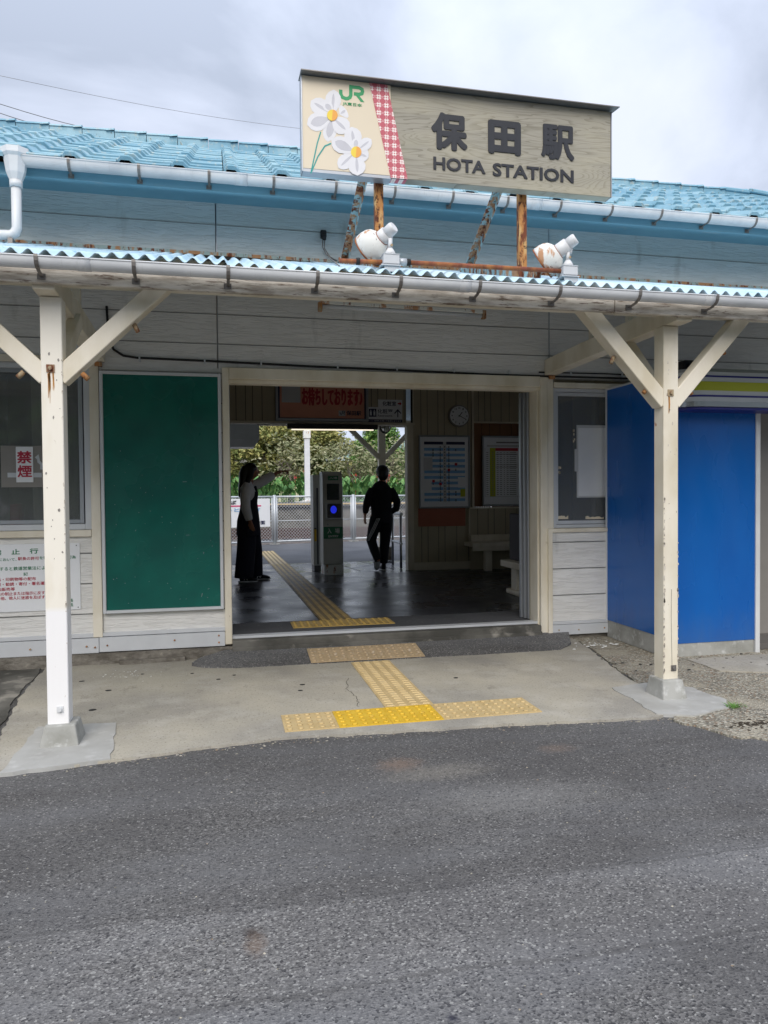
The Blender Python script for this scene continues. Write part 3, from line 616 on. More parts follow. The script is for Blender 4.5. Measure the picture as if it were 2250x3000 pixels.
MB().box(5.0, 5.1, 1.84, 2.2, .13, 3.05).box(5.0, 5.1, 2.2, 5.8, .13, 1.0).box(5.0, 5.1, 2.2, 5.8, 2.4, 3.05).box(5.0, 5.1, 5.8, 6.6, .13, 3.05).box(-2.6, -2.5, 1.84, 6.6, .13, 3.05).build('side_wall', 'panelwall', B)  # unseen opening in the right wall, added to brighten the hall
MB().box(-6, 5.1, 1.81, 6.55, 3.05, 3.1).build('ceiling', 'ceiling', B)
MB().box(-6, 9, 6.52, 6.6, 3.05, 3.85).build('rear_wall', 'siding', B)
MB().box(-6, -2.6, 3.3, 3.4, .14, 3.05).box(-2.6, -.95, 3.4, 3.5, .14, 3.05).box(-1.05, -.95, 1.84, 3.4, .14, 3.05).box(2.98, 3.02, 1.84, 2.6, .14, 3.05).build('partition', 'panelwall', B)

# roof
EY, EZ, RY, RZ = 1.22, 3.60, 4.30, 5.185
sl = (RZ-EZ)/(RY-EY); ang = math.atan(sl); LEN = math.hypot(RY-EY, RZ-EZ)
RXR = 6.25
mb = MB(); tw, ex = .362, .300; rows = int(LEN/ex)+1
ca, sa = math.cos(ang), math.sin(ang)
def rp(x, s_, h):   # point on the roof plane
    return (x, EY+s_*ca-h*sa, EZ+s_*sa+h*ca)
for i in range(rows):
    s0 = i*ex-.05; s1 = s0+ex+.05
    xo_ = -4.62
    hipx = RXR+(LEN-s0)*ca*.98
    j = 0
    while xo_+j*tw < hipx-.1:
        x0 = xo_+j*tw; j += 1
        if x0 > 9.5: break
        jit = (rnd.random()-.5)*.012; jz = (rnd.random()-.5)*.010; h1 = .056+jz; h0 = .018
        prof = [(0, .004), (.022, .036), (.080, .036), (.118, .002), (.17, .0), (.28, .0), (.354, .003)]
        vs = []; n = len(prof)
        lip = .030
        for px, ph in prof: vs.append(rp(x0+px, s0+jit+.012, h1+ph))          # front top (bevelled)
        for px, ph in prof: vs.append(rp(x0+px, s1, h0+ph))                    # back top
        for px, ph in prof: vs.append(rp(x0+px, s0+jit, h1+ph-.008))
        for px, ph in prof: vs.append(rp(x0+px, s0+jit, h1+ph-lip-.004))
        fs = []
        for q in range(n-1): fs += [(q, q+1, n+q+1, n+q), (2*n+q, 2*n+q+1, q+1, q), (3*n+q, 3*n+q+1, 2*n+q+1, 2*n+q)]
        vs += [rp(x0, s1, -.01), rp(x0, s0+jit, 0), rp(x0+.354, s0+jit, 0), rp(x0+.354, s1, -.01)]
        b_ = 4*n; fs += [(0, n, b_, b_+1, 3*n, 2*n), (2*n-1, n-1, 3*n-1, 4*n-1, b_+2, b_+3)]
        mb.add(vs, fs)
mb.build('roof', 'tile', B)
mb = MB(); 
mb.add([rp(-6, 0, 0), rp(RXR+3.2, 0, 0), rp(RXR, LEN, 0), rp(-6, LEN, 0)], [(0, 1, 2, 3)])
mb.add([(-6, RY, RZ), (RXR, RY, RZ), (RXR+3.3, 2*RY-EY, EZ), (-6, 2*RY-EY, EZ)], [(0, 1, 2, 3)])
mb.add([(RXR, RY, RZ), (RXR+3.3, EY, EZ), (RXR+3.3, 2*RY-EY, EZ)], [(0, 1, 2)])
mb.build('roof_deck', 'moss', B)
# ridge: upright course with joints, capped by overlapping cap tiles
mb = MB(); x = -5.4
while x < RXR-.05:
    mb.box(x, x+.325, RY-.09, RY+.09, RZ-.02, RZ+.10); x += .332
x = -5.4; i = 0
while x < RXR:
    z_ = RZ+.10; n = 7
    for (xa, xb, rd) in ((x, x+.32, .10), (x+.24, x+.325, .112)):
        vs = []
        for xx, zz in ((xa, 0), (xb, .012)):
            for q in range(n): t = PI*q/(n-1); vs.append((xx, RY-math.cos(t)*rd, z_+zz+math.sin(t)*rd*.45-.01))
        mb.add(vs, [(q, q+1, n+q+1, n+q) for q in range(n-1)]+[tuple(range(n))[::-1], tuple(range(n, 2*n))])
    x += .332
mb.build('ridge', 'tile', B)
mb = MB()                                                              # hip going down to the right front corner
p0, p1 = Vector((RXR, RY, RZ+.10)), Vector((RXR+3.1, EY+.05, EZ+.12)); nseg = 14
for i in range(nseg):
    a, b = p0.lerp(p1, i/nseg), p0.lerp(p1, (i+1.08)/nseg); mb.beam(a+Vector((0, 0, .02+.02*(i % 2))), b+Vector((0, 0, .02)), .19, .05); mb.beam(a-Vector((0, 0, .06)), b-Vector((0, 0, .07)), .16, .12)
mb.build('hip', 'tile', B, .012)
# eaves: fascia, soffit, gutter, brackets
MB().box(-6, 9, 1.27, 1.31, 3.515, 3.60).build('fascia', 'blueboard', B, .002)
MB().box(-6, 9, 1.31, 1.72, 3.60, 3.62).box(-6, 9, 1.66, 1.70, 3.66, 3.75).build('soffit', 'blueboard', B)
def gutter(mb, x0, x1, y, z, rad, th=.004, n=9, lift=.0):
    vs = []; prof = []
    for q in range(n): t = PI+PI*q/(n-1); prof.append((y+math.cos(t)*rad, z+math.sin(t)*rad*1.05))
    prof = [(y-rad, z+lift)]+prof+[(y+rad, z+lift)]
    inner = [(y+(a-y)*.93, z+(b-z)*.93+.002) for a, b in prof]
    full = prof+inner[::-1]; m_ = len(full)
    mb.add([(x0, a, b) for a, b in full]+[(x1, a, b) for a, b in full], [(i, (i+1) % m_, (i+1) % m_+m_, i+m_) for i in range(m_)]+[tuple(range(m_))[::-1], tuple(range(m_, 2*m_))], True)
    mb.cyl((x0, y-rad, z+lift), (x1, y-rad, z+lift), rad*.10, n=8)
mb = MB(); gutter(mb, -1.62, 9, 1.20, 3.605, .052, lift=.004)
for x in (-.2, 2.1, 4.3): gutter(mb, x, x+.09, 1.20, 3.605, .0545, lift=.004)
g1 = mb.build('gutter', 'gutter', B)
xs = [-1.32, -.86, -.38, .08, .54, .99, 1.45, 1.90, 2.35, 2.80, 3.25, 3.70, 4.15]
def gbracket(x, y, z, rad, yb, zb, drop=.03):
    mb = MB(); n = 9
    pts = [(x, y-rad-.003, z+.012)]+[(x, y+math.cos(PI+PI*q/(n-1))*(rad+.003), z+math.sin(PI+PI*q/(n-1))*(rad*1.05+.003)) for q in range(5)]
    for a, b in zip(pts, pts[1:]): mb.beam(a, b, .018, .0035, up=(1, 0, 0)) if False else mb.beam(a, b, .0035, .018, up=(1, 0, 0))
    mb.beam(pts[-1], (x, y+.01, z-rad-drop), .016, .006); mb.beam((x, y+.01, z-rad-drop), (x, yb, zb), .016, .006)
    mb.box(x-.022, x+.016, yb-.006, yb, zb-.014, zb+.014)
    return mb
for x in xs: gbracket(x, 1.20, 3.605, .052, 1.268, 3.54, .0).build('gutter_bracket', 'grey_metal', g1)
hp = MB(); hxx, hy = -1.665, 1.20
def ngon(rad, z_, n=8, dx=0): return [(hxx+dx+math.cos(2*PI*(q+.5)/n)*rad, hy+math.sin(2*PI*(q+.5)/n)*rad*.9, z_) for q in range(n)]
lv = [ngon(.095, 3.66), ngon(.095, 3.62), ngon(.078, 3.60), ngon(.062, 3.50), ngon(.038, 3.44)]
vs = [p for l_ in lv for p in l_]; hp.add(vs, [(i*8+q, i*8+(q+1) % 8, (i+1)*8+(q+1) % 8, (i+1)*8+q) for i in range(4) for q in range(8)]+[tuple(range(8))[::-1]])
hp.tube([(hxx, hy, 3.45), (hxx, hy, 3.405)], [.042, .042], 14).tube([(hxx, hy, 3.41), (hxx, hy, 3.13), (hxx-.012, hy, 3.10), (hxx-.04, hy, 3.08), (hxx-.5, hy+.02, 3.07)], [.033, .033, .034, .034, .033], 14)
hp.build('downpipe', 'white', B, 0)
MB().box(hxx-.05, hxx-.02, hy-.04, hy+.04, 3.0, 3.05).build('pipe_clip', 'grey_metal', B)

# ------------------------------------------------------------------ entrance canopy
K = thing('entrance_canopy', 'lean-to canopy of pale blue corrugated sheet on cream timber posts', 'canopy', (0.6, .6, 0))
RF = lambda y: 2.486+.333*(y+.37)
mb = MB(); n = 0; dx = .0095; pitch = .0775; x = -4.0; rows_ = [-.385, .0, .5, 1.0, 1.62]; cols = []
while x < 6.2:
    lap = .006 if (int((x+4)/.62) % 2) else 0
    cols.append((x, .0145*math.sin(2*PI*x/pitch)+lap)); x += dx
vs = []
for y in rows_:
    for i, (x, h) in enumerate(cols):
        yy = y + (.01*math.sin(int((x+4)/.62)*2.3) if y < -.3 else 0); vs.append((x, yy, RF(y)+h+(.004*math.sin(x*2.1+y*3))))
nc = len(cols); fs = [(j*nc+i, j*nc+i+1, (j+1)*nc+i+1, (j+1)*nc+i) for j in range(len(rows_)-1) for i in range(nc-1)]
mb.add(vs, fs, True)
o = mb.build('roof_sheet', 'corr', K); sm = o.modifiers.new('thickness', 'SOLIDIFY'); sm.thickness = .003; sm.offset = -1
mb = MB(); gutter(mb, -4, 6.2, -.455, 2.424, .0415, lift=.004)
for x in (-.98, .95, 2.45): gutter(mb, x, x+.06, -.455, 2.424, .044, lift=.004)
g2 = mb.build('gutter', 'gutter', K)
for x in (-1.16, -.72, -.27, .18, .62, 1.06, 1.53, 2.02, 2.52, 3.0): gbracket(x, -.455, 2.424, .0415, -.375, 2.365, .01).build('gutter_bracket', 'grey_metal', g2)
MB().box(-4, 1.93, -.372, -.342, 2.335, 2.44).box(1.934, 6.2, -.374, -.344, 2.333, 2.44).build('fascia_board', 'peel', K, .003)
MB().box(-4, 6.2, -.205, -.11, 2.386, 2.45).build('purlin', 'cream', K, .004)
MB().box(-4, 6.2, .85, .93, RF(.89)-.13, RF(.89)-.03).build('middle_purlin', 'cream', K, .004)
x = -3.9
while x < 6:
    MB().beam((x, -.34, RF(-.34)-.055), (x, 1.69, RF(1.69)-.055), .045, .05).build('rafter', 'cream', K); x += .455
def nut(mb, x, y, z_, s_=.02):
    mb.box(x-s_, x+s_, y-.004, y, z_-s_, z_+s_).cyl((x, y-.016, z_), (x, y-.003, z_), .011, n=6)
for (px, w_, tx0, tx1, dia) in ((-1.160, .104, -1.165, -1.235, 1), (2.408, .102, 2.415, 2.505, 2)):
    MB().box(px-w_/2, px+w_/2, -.212, -.108, .105, 2.312).build('post', 'post' if dia == 1 else 'cream', K, .004)
    tb = MB().beam((tx0, -.335, 2.382), (tx1, 1.69, 2.388), .105, .135); tb.build('tie_beam', 'cream', K, .004)
    y0 = -.158
    MB().beam((px-.055, y0, 1.925 if dia == 1 else 1.76), (px-.64, y0, 2.36), .085, .085).build('brace', 'cream', K, .003) if False else None
    zb = 1.93 if dia == 1 else 1.87
    MB().beam((px-.03, y0, zb-.03), (px-.575, y0-.004, 2.425), .088, .095, up=(0, 1, 0)).build('brace', 'cream', K, .004)
    MB().beam((px+.03, y0, zb-.03), (px+.565, y0+.004, 2.425), .088, .095, up=(0, 1, 0)).build('brace', 'cream', K, .004)
    MB().beam((px+.005, -.12, zb+.0), (px+.02, .34, 2.33), .07, .075).build('brace', 'cream', K, .004)
    MB().box(tx1-.03, tx1+.02, .9, .95, 2.44, RF(.9)-.03).box((tx0+tx1)/2-.02, (tx0+tx1)/2+.03, .32, .37, 2.44, RF(.3)-.05).build('strut', 'cream', K, .003)
    nb_ = MB(); nut(nb_, px-.005, -.213, 1.945 if dia == 1 else 1.90); nb_.build('bolt', 'bolt', K)
    for bm_, aa in [(MB(), q_) for q_ in (((px+.40, y0, 2.20), (px+.42, y0, 2.16), .012), ((px-.36, y0, 2.12), (px-.38, y0, 2.08), .014), ((px+.14, y0-.02, 1.93), (px+.17, y0-.02, 1.90), .014), ((px-.14, y0-.02, 1.93), (px-.17, y0-.02, 1.90), .014))]: bm_.cyl(aa[0], aa[1], aa[2], n=6).build('bolt', 'bolt', K)
    bm_ = MB()
    bm_.box(tx1-.02, tx1+.03, 1.655, 1.69, 2.285, 2.315); bm_.build('bolt', 'bolt', K)
bm_ = MB(); nut(bm_, -1.15, -.213, .185, .016); bm_.build('bolt', 'white', K)
bm_ = MB(); nut(bm_, 2.425, -.213, .185, .018); bm_.build('bolt', 'grey_metal', K)
def chips(x, ys, z0, z1, n, seed, wdt, nm, mat, size=.006):
    rg = random.Random(seed); mb = MB()
    for i in range(n):
        cx_ = x+wdt*(rg.random()-.5); cz_ = z0+(z1-z0)*rg.random(); s_ = size*(.4+rg.random()); h_ = s_*(.8+2.2*rg.random())
        pts = [(cx_+s_*math.cos(t)*(.6+.5*rg.random()), cz_+h_*math.sin(t)*(.6+.5*rg.random())) for t in [2*PI*q/7 for q in range(7)]]; mb.poly(pts, ys-.0012, ys)
    mb.build(nm, mat, K)
rg = random.Random(71)
for (x_, z_, n_s) in ((-1.165, 1.915, 7), (2.403, 1.875, 3)):
    mb = MB()
    for q in range(n_s): xx = x_+.03*(rg.random()-.5); mb.ribbon([(xx, z_+.02*rg.random()), (xx+.002, z_-.03-.05*rg.random()), (xx, z_-.06-.09*rg.random())], [.005, .004, .001], -.2132, -.212)
    mb.build('rust_streak', 'rust_streak', K)
chips(2.361, -.212, .15, 1.25, 60, 3, .006, 'paint_chips', 'peel', .0055); chips(2.455, -.212, .15, 1.0, 30, 4, .005, 'paint_chips', 'peel', .005)
chips(2.408, -.212, .3, 2.2, 18, 5, .08, 'paint_chips', 'peel', .004); chips(-1.16, -.212, .9, 2.1, 14, 6, .08, 'paint_chips', 'machine', .004); chips(-1.111, -.212, .5, 2.0, 22, 7, .005, 'paint_chips', 'peel', .004)
MB().ribbon([(2.412+.003*math.sin(z_*9), z_) for z_ in [.2+.08*q for q in range(7)]], .0014, -.2135, -.212).build('timber_crack', 'dark', K)
def footing(cx_, cy_, w0, d0, w1, d1, h):
    mb = MB(); vs = []
    for (a, b, z_) in ((w0, d0, 0), (w1, d1, h)): vs += [(cx_-a/2, cy_-b/2, z_), (cx_+a/2, cy_-b/2, z_), (cx_+a/2, cy_+b/2, z_), (cx_-a/2, cy_+b/2, z_)]
    mb.add(vs, [(4, 5, 6, 7), (0, 1, 5, 4), (1, 2, 6, 5), (2, 3, 7, 6), (3, 0, 4, 7)]); mb.build('footing', 'footing', K, .008, seg=2)
footing(-1.148, -.165, .192, .20, .150, .15, .11); footing(2.400, -.170, .168, .205, .135, .155, .118)
# underside boards of the canopy
# ------------------------------------------------------------------ fluorescent strip under the canopy
T = thing('tube_light', 'old bare fluorescent tube fitting fixed under the canopy above the doorway', 'light fitting', (1.0, .98, 2.6))
MB().beam((.38, .98, 2.668), (1.63, .98, 2.652), .05, .025).build('fitting', 'rust_white', T, .003)
MB().cyl((.40, .975, 2.64), (1.61, .975, 2.626), .014).build('tube', 'alu_white', T)
for x in (.385, 1.625): MB().box(x-.014, x+.014, .955, .995, 2.605, 2.665).build('tube_holder', 'bolt', T)

# ------------------------------------------------------------------ name sign on the canopy roof
G = thing('station_sign', 'long wooden station name board with daffodil picture, raised above the canopy', 'sign', (1.1, -.1, 2.6))
SY = -.12; SX0, SX1, SZ0, SZ1 = .148, 2.052, 3.107, 3.63
MB().box(.66, SX1, SY, SY+.07, SZ0, SZ1).build('wooden_board', 'signwood', G, .003)
MB().box(SX0+.004, .659, SY-.004, SY+.06, SZ0+.012, SZ1).build('picture_board', 'cream_board', G)
MB().box(SX0, .66, SY-.002, SY+.07, SZ0-.006, SZ0+.011).box(SX0-.004, SX0+.003, SY-.008, SY+.07, SZ0-.006, SZ1).box(SX1, SX1+.006, SY-.003, SY+.07, SZ0, SZ1).build('edging', 'alu', G)
mb = MB().add([(SX0-.008, SY-.055, 3.632), (SX1+.03, SY-.055, 3.632), (SX1+.03, SY+.09, 3.648), (SX0-.008, SY+.09, 3.648), (SX0-.008, SY-.055, 3.637), (SX1+.03, SY-.055, 3.637), (SX1+.03, SY+.09, 3.653), (SX0-.008, SY+.09, 3.653)], [(0, 3, 2, 1), (4, 5, 6, 7), (0, 1, 5, 4), (1, 2, 6, 5), (2, 3, 7, 6), (3, 0, 4, 7)])
mb.build('hood', 'grey_metal', G)
def sp(px, py):      # picture coordinates of the artwork -> metres on the board
    u_, v_ = 870+.2592*px, 200+.2592*py
    return (.149+(u_-883)*.00196, 3.643-.001889*(v_-214)+(u_-883)*(.000225-.0000002*(v_-214)))
bt = [sp(768, 172), sp(985, 205), sp(1235, 1285), sp(1045, 1285)]
bt = [(.534, SZ1), (.638, SZ1), (.755, SZ0-.001), (.655, SZ0-.001)]
MB().poly(bt, SY-.0075, SY-.001).build('patterned_band', 'pattern', G)
MB().add([(.657, SY+.002, SZ0-.003), (.752, SY+.002, SZ0-.003), (.752, SY+.06, SZ0-.003), (.657, SY+.06, SZ0-.003)], [(0, 1, 2, 3)]).build('patterned_band', 'pattern', G)
mb = MB(); Yl = SY
for ch_, a_, b_, c_, d_, bo in (('保', .900, 1.122, 3.296, 3.512, .0095), ('田', 1.250, 1.458, 3.303, 3.502, .012), ('駅', 1.588, 1.806, 3.303, 3.512, .0075)):
    bold_text(MB(), ch_, a_, b_, c_, d_, Yl, .004, bo).build('carved_character', 'letter', G)
for ch_, a_, b_, c_, d_ in (('HOTA', .912, 1.232, 3.178, 3.252), ('STATION', 1.278, 1.800, 3.172, 3.248)):
    text(MB(), ch_, a_, b_, c_, d_, Yl, .006, .024).build('carved_word', 'letter', G)
PY = SY-.004
petals = [  # (cx, cy) root, tip, half width, shade, layer
    ((400, 520), (330, 830), 70, 1, 0), ((470, 520), (545, 470), 75, 0, 0), ((380, 520), (150, 370), 85, 0, 1), ((385, 530), (405, 245), 80, 0, 2), ((390, 500), (300, 390), 48, 1, 3), ((380, 560), (105, 640), 95, 1, 2), ((385, 555), (560, 720), 90, 0, 3),
    ((640, 940), (600, 665), 90, 0, 4), ((650, 950), (790, 1010), 70, 0, 4), ((640, 950), (450, 1130), 75, 0, 4), ((650, 940), (825, 805), 62, 0, 5), ((640, 930), (655, 790), 42, 1, 6), ((640, 950), (375, 810), 85, 1, 5), ((650, 960), (665, 1215), 88, 0, 6)]
fl, flg = MB(), MB(); stm = MB()
def petal(mb, a, b, hw, y, inset=1.):
    ax_, ay_ = a; bx_, by_ = b; dx_, dy_ = bx_-ax_, by_-ay_; ln = math.hypot(dx_, dy_); nx_, ny_ = -dy_/ln, dx_/ln
    pr = [(0, .10), (.15, .42), (.35, .80), (.55, 1.), (.75, .92), (.9, .6), (1., .05)]
    pts = [(ax_+dx_*t+nx_*hw*w_, ay_+dy_*t+ny_*hw*w_) for t, w_ in pr]+[(ax_+dx_*t-nx_*hw*w_, ay_+dy_*t-ny_*hw*w_) for t, w_ in pr[::-1]]
    mb.poly([sp(*q) for q in pts], y-.0002, y)
for a, b, hw, sh, ly in petals:
    y = PY-.0004-.0005*ly
    petal(fl, a, b, hw*1.12, y)
    mid = (a[0]*.35+b[0]*.65, a[1]*.35+b[1]*.65); petal(flg, (a[0]*.9+b[0]*.1, a[1]*.9+b[1]*.1), (a[0]*.15+b[0]*.85, a[1]*.15+b[1]*.85), hw*(.6 if sh else .2), y-.0002)
stm.ribbon([sp(255, 720), sp(215, 850), sp(140, 1190)], .007, PY-.0008, PY); stm.ribbon([sp(370, 850), sp(300, 880), sp(220, 1000), sp(140, 1190)], [.008, .008, .007, .006], PY-.0012, PY)
fl.build('petals', 'flower', G); flg.build('petal_shading', 'petal_grey', G); stm.build('flower_stems', 'stem', G)
for (cx_, cy_) in ((385, 535), (650, 950)):
    y = PY-.0042; cs = [sp(cx_+60*math.cos(t), cy_+64*math.sin(t)) for t in [2*PI*q/20 for q in range(20)]]; MB().poly(cs[::-1], y-.0003, y).build('flower_cup', 'cup', G)
    cs = [sp(cx_+60*math.cos(t), cy_+64*math.sin(t)) for t in [-PI/2+PI*q/12+.1 for q in range(13)]]; MB().poly(cs[::-1], y-.0007, y-.0004).build('flower_cup', 'cup2', G)
mb = MB()
def jr(mb, x0, x1, z0, z1, y, m=None):
    w_, h_ = x1-x0, z1-z0; q = lambda a, b: (x0+a*w_, z0+b*h_)
    mb.ribbon([q(.065, .66), q(.065, .36), q(.13, .17), q(.26, .10), q(.34, .12), q(.43, .22), q(.465, .38), q(.465, .93), q(.80, .93), q(.92, .84), q(.935, .70), q(.91, .56), q(.80, .485), q(.585, .485)], w_*.135, y-.001, y, m)
    mb.poly([q(.585, .55), q(.72, .55), q(1.0, 0), q(.86, 0)][::-1], y-.0015, y, m); return mb
jr(mb, .360, .504, 3.519, 3.603, PY); mb.build('logo', 'logo_green', G)
mb = MB(); text(mb, 'JR東日本', .379, .490, 3.487, 3.508, PY, .001, .01); mb.build('small_lettering', 'logo_green', G)
# posts and braces behind the board
for (px, by, bz_) in ((.605, 1.33, 3.03), (1.505, 1.06, 2.95)):
    MB().beam((px, -.02, RF(-.02)-.0), (px, -.02, 3.6), .050, .045, up=(0, 1, 0)).build('post', 'rust_orange', G, .003)
    mb = MB(); a, b = Vector((px, by, bz_)), Vector((px, .02, 3.52)); mb.beam(a, b, .05, .006); mb.beam(a+Vector((.024, 0, -.02)), b+Vector((.024, 0, -.02)), .006, .045); mb.build('brace', 'rust_blue', G)
    mb = MB().beam((px, by+.02, RF(by)+.035), (px+.02, -.20, RF(-.20)+.04), .05, .05); mb.box(px-.03, px+.03, by-.04, by+.03, RF(by)+.02, RF(by)+.05); mb.build('base_bar', 'rust_blue', G)
# ------------------------------------------------------------------ floodlights and conduit
def lamp(bx, rimc, tend, label):
    T = thing('floodlight', label, 'floodlight', (bx, -.30, 2.50), 'white floodlights below the name board')
    a, b = Vector(rimc), Vector(tend); d = (b-a).normalized(); ln = (b-a).length
    def P(t): return a+d*t
    mb = MB(); mb.tube([P(0), P(.012), P(.04), P(.066), P(.088), P(.104), P(.112)], [.096, .099, .098, .092, .079, .057, .040], 28); mb.build('reflector', 'rust_white', T)
    MB().tube([P(-.004), P(.004)], [.0995, .0995], 28).build('rim', 'rust_pipe', T)
    mb = MB(); mb.tube([P(.095), P(.10), P(ln-.055)], [.040, .043, .041], 20).tube([P(ln-.06), P(ln-.01), P(ln)], [.034, .034, .029], 20); mb.build('socket', 'white', T)
    MB().tube([P(.098), P(.112)], [.048, .046], 20).build('collar', 'rust_pipe', T)
    mid = P(ln-.06)
    mb = MB(); mb.tube([(bx, -.30, 2.60), (bx, -.30, 2.622), (bx, -.30, 2.64)], [.034, .026, .015], 16).tube([(bx, -.30, 2.635), (bx+.002, -.30, 2.69), mid+Vector((.02, 0, -.045)), mid+Vector((.026, 0, -.01)), mid+Vector((.022, 0, .03))], [.013, .012, .011, .012, .01], 10); mb.build('arm', 'white', T)
    MB().cyl((bx+.006, -.318, 2.655), (bx+.006, -.31, 2.655), .007, n=8).build('screw', 'bolt', T)
    mb = MB().box(bx-.045, bx+.045, -.335, -.255, 2.548, 2.598).box(bx-.048, bx+.048, -.338, -.252, 2.598, 2.603); mb.build('junction_box', 'plastic', T, .006, seg=2)
    MB().box(bx-.06, bx+.05, -.345, -.24, 2.535, 2.541).box(bx-.04, bx+.045, -.335, -.328, RF(-.33)+.005, 2.536).box(bx+.038, bx+.045, -.328, -.25, RF(-.29)+.005, 2.536).build('bracket', 'galv', T)
lamp(.607, (.505, -.175, 2.66), (.630, -.305, 2.760), 'white rust stained floodlight at the left below the name board')
lamp(1.672, (1.555, -.205, 2.645), (1.708, -.33, 2.762), 'white floodlight at the right, tilted lower, with rusty seam')
T = thing('conduit', 'red brown rusty conduit pipe running between the two floodlights', 'pipe', (1.1, -.29, 2.55))
MB().tube([(.33, -.27, 2.567), (.45, -.28, 2.566), (.565, -.29, 2.566)], [.012, .013, .014], 12).tube([(.652, -.295, 2.572), (1.63, -.295, 2.578)], [.013, .013], 12).build('pipe', 'rust_pipe', T)
MB().cyl((.652, -.295, 2.572), (.70, -.295, 2.573), .02).build('coupling', 'galv', T); MB().cyl((.70, -.295, 2.573), (.722, -.295, 2.573), .019).cyl((.42, -.278, 2.566), (.44, -.279, 2.566), .019).build('ring', 'rubber', T)
# outdoor socket and cord on the upper wall
T = thing('outdoor_socket', 'black outdoor socket box with grey cords on the upper wall', 'socket', (.51, 1.69, 3.35))
MB().box(.488, .535, 1.65, 1.699, 3.375, 3.435).box(.50, .53, 1.64, 1.66, 3.35, 3.40).build('socket_box', 'black', T, .006)
MB().tube([(.505, 1.65, 3.36), (.50, 1.66, 3.30), (.53, 1.66, 3.24), (.60, 1.62, 3.18)], .004, 8).tube([(.52, 1.65, 3.36), (.515, 1.655, 3.29), (.56, 1.65, 3.22), (.62, 1.60, 3.17), (.5, 1.3, 3.10), (.34, -.2, 2.56)], .004, 8).build('cord', 'grey_metal', T)
# cable run on the lower wall
T = thing('wall_cable', 'black cable clipped along the siding above the doorway', 'cable', (.5, 1.69, 2.3))
cp = [(-1.165, 1.688, 2.75), (-1.16, 1.688, 2.62), (-1.15, 1.688, 2.50), (-1.12, 1.688, 2.42), (-1.05, 1.688, 2.375), (-.95, 1.688, 2.362), (-.3, 1.688, 2.352), (.4, 1.688, 2.336), (1.2, 1.688, 2.326), (2.0, 1.688, 2.312), (3.3, 1.688, 2.313), (5, 1.688, 2.31)]
MB().tube(cp, .009, 8).build('cable', 'rubber', T)
MB().tube([(2.4, 1.690, 2.345), (3.0, 1.690, 2.35), (4.5, 1.690, 2.34)], .006, 6).build('cable', 'rubber', T)
for x in (-.93, -.44, .0, .62, 1.12, 1.62, 2.12, 2.7, 3.2): MB().box(x-.006, x+.006, 1.674, 1.70, 2.322 if x > .3 else 2.33, 2.352 if x > .3 else 2.372).build('clip', 'plastic', T)

# ------------------------------------------------------------------ boards and notices on the front
T = thing('notice_board', 'big blank dark green board in a silver frame left of the doorway', 'notice board', (-.76, 1.68, .4))
frame(MB(), -1.223, -.318, .388, 2.250, 1.645, 1.698, .024).build('frame', 'alu_white', T, .003)
MB().box(-1.20, -.341, 1.663, 1.69, .411, 2.227).build('panel', 'greenboard', T)
mb = MB(); rg = random.Random(12)
for q in range(46):
    x, z_ = -1.15+.78*rg.random(), .46+1.2*rg.random()**1.4; mb.cyl((x, 1.6615, z_), (x, 1.6632, z_), .0018+.0012*rg.random(), n=6)
for (x, z_, l_, a_) in ((-.47, .83, .014, 80), (-.49, .49, .03, 75), (-.44, .55, .012, 20), (-.62, 1.40, .03, 2), (-.60, .98, .025, 5), (-.98, 1.02, .012, 60), (-.55, 1.13, .008, 20)):
    mb.ribbon([(x, z_), (x+l_*math.cos(R(a_)), z_+l_*math.sin(R(a_)))], .003, 1.6612, 1.6632)
mb.build('pin_marks', 'alu', T)
T = thing('rules_sign', 'white rules board with green heading and red list, partly behind the left post', 'sign', (-1.75, 1.69, .43))
MB().box(-2.30, -1.39, 1.690, 1.699, .425, .936).build('plate', 'signwhite', T, .002)
y = 1.690; g_, r_ = MB(), MB()
def Z(py): return .936-(py-60)*(.512/1245)      # rows of the sign, top edge to bottom edge
def X(px): return -1.39-(1500-px)*.000393*1.02
text(g_, '禁', X(-20), X(128), Z(255), Z(155), y, .001, .03); text(g_, '止', X(300), X(445), Z(245), Z(148), y, .001, .03); text(g_, '行', X(615), X(765), Z(240), Z(142), y, .001, .03); text(g_, '為', X(930), X(1075), Z(237), Z(137), y, .001, .03)
text(g_, '内において、', X(5), X(385), Z(365), Z(310), y, .001, .012); text(r_, '駅長の許可', X(408), X(775), Z(358), Z(295), y, .001, .015); text(g_, 'を得ないで次の行為', X(785), X(1425), Z(350), Z(290), y, .001, .012)
text(g_, 'す。', X(0), X(80), Z(455), Z(402), y, .001, .012); text(g_, '反すると鉄道営業法により処罰され、', X(5), X(1325), Z(540), Z(470), y, .001, .012); text(g_, '記', X(500), X(575), Z(640), Z(580), y, .001, .012)
for s_, x1_, z_ in (('物品・印刷物等の配布', 715, 700), ('演説・勧誘・寄付・署名運動', 935, 790), ('物品販売等', 345, 880), ('係員の制止または指示に反する行為', 1080, 965), ('その他、他人に迷惑を及ぼす行為', 1010, 1045)):
    text(r_, s_, X(-40), X(x1_), Z(z_+32), Z(z_-32), y, .001, .014)
text(g_, '駅長', X(1240), X(1365), Z(1160), Z(1098), y, .001, .012); text(g_, '区長', X(1240), X(1365), Z(1243), Z(1180), y, .001, .012)
g_.build('lettering', 'kanji_green', T); r_.build('lettering', 'kanji_red', T)
mb = MB()
for (xx, zz) in ((1440, 105), (1453, 1258)): mb.cyl((X(xx), 1.688, Z(zz)), (X(xx), 1.6905, Z(zz)), .004, n=8)
mb.build('screw', 'black', T)
T = thing('no_smoking_sign', 'white plate with red letters over a worn grey board in the left window', 'sign', (-1.78, 1.735, 1.37))
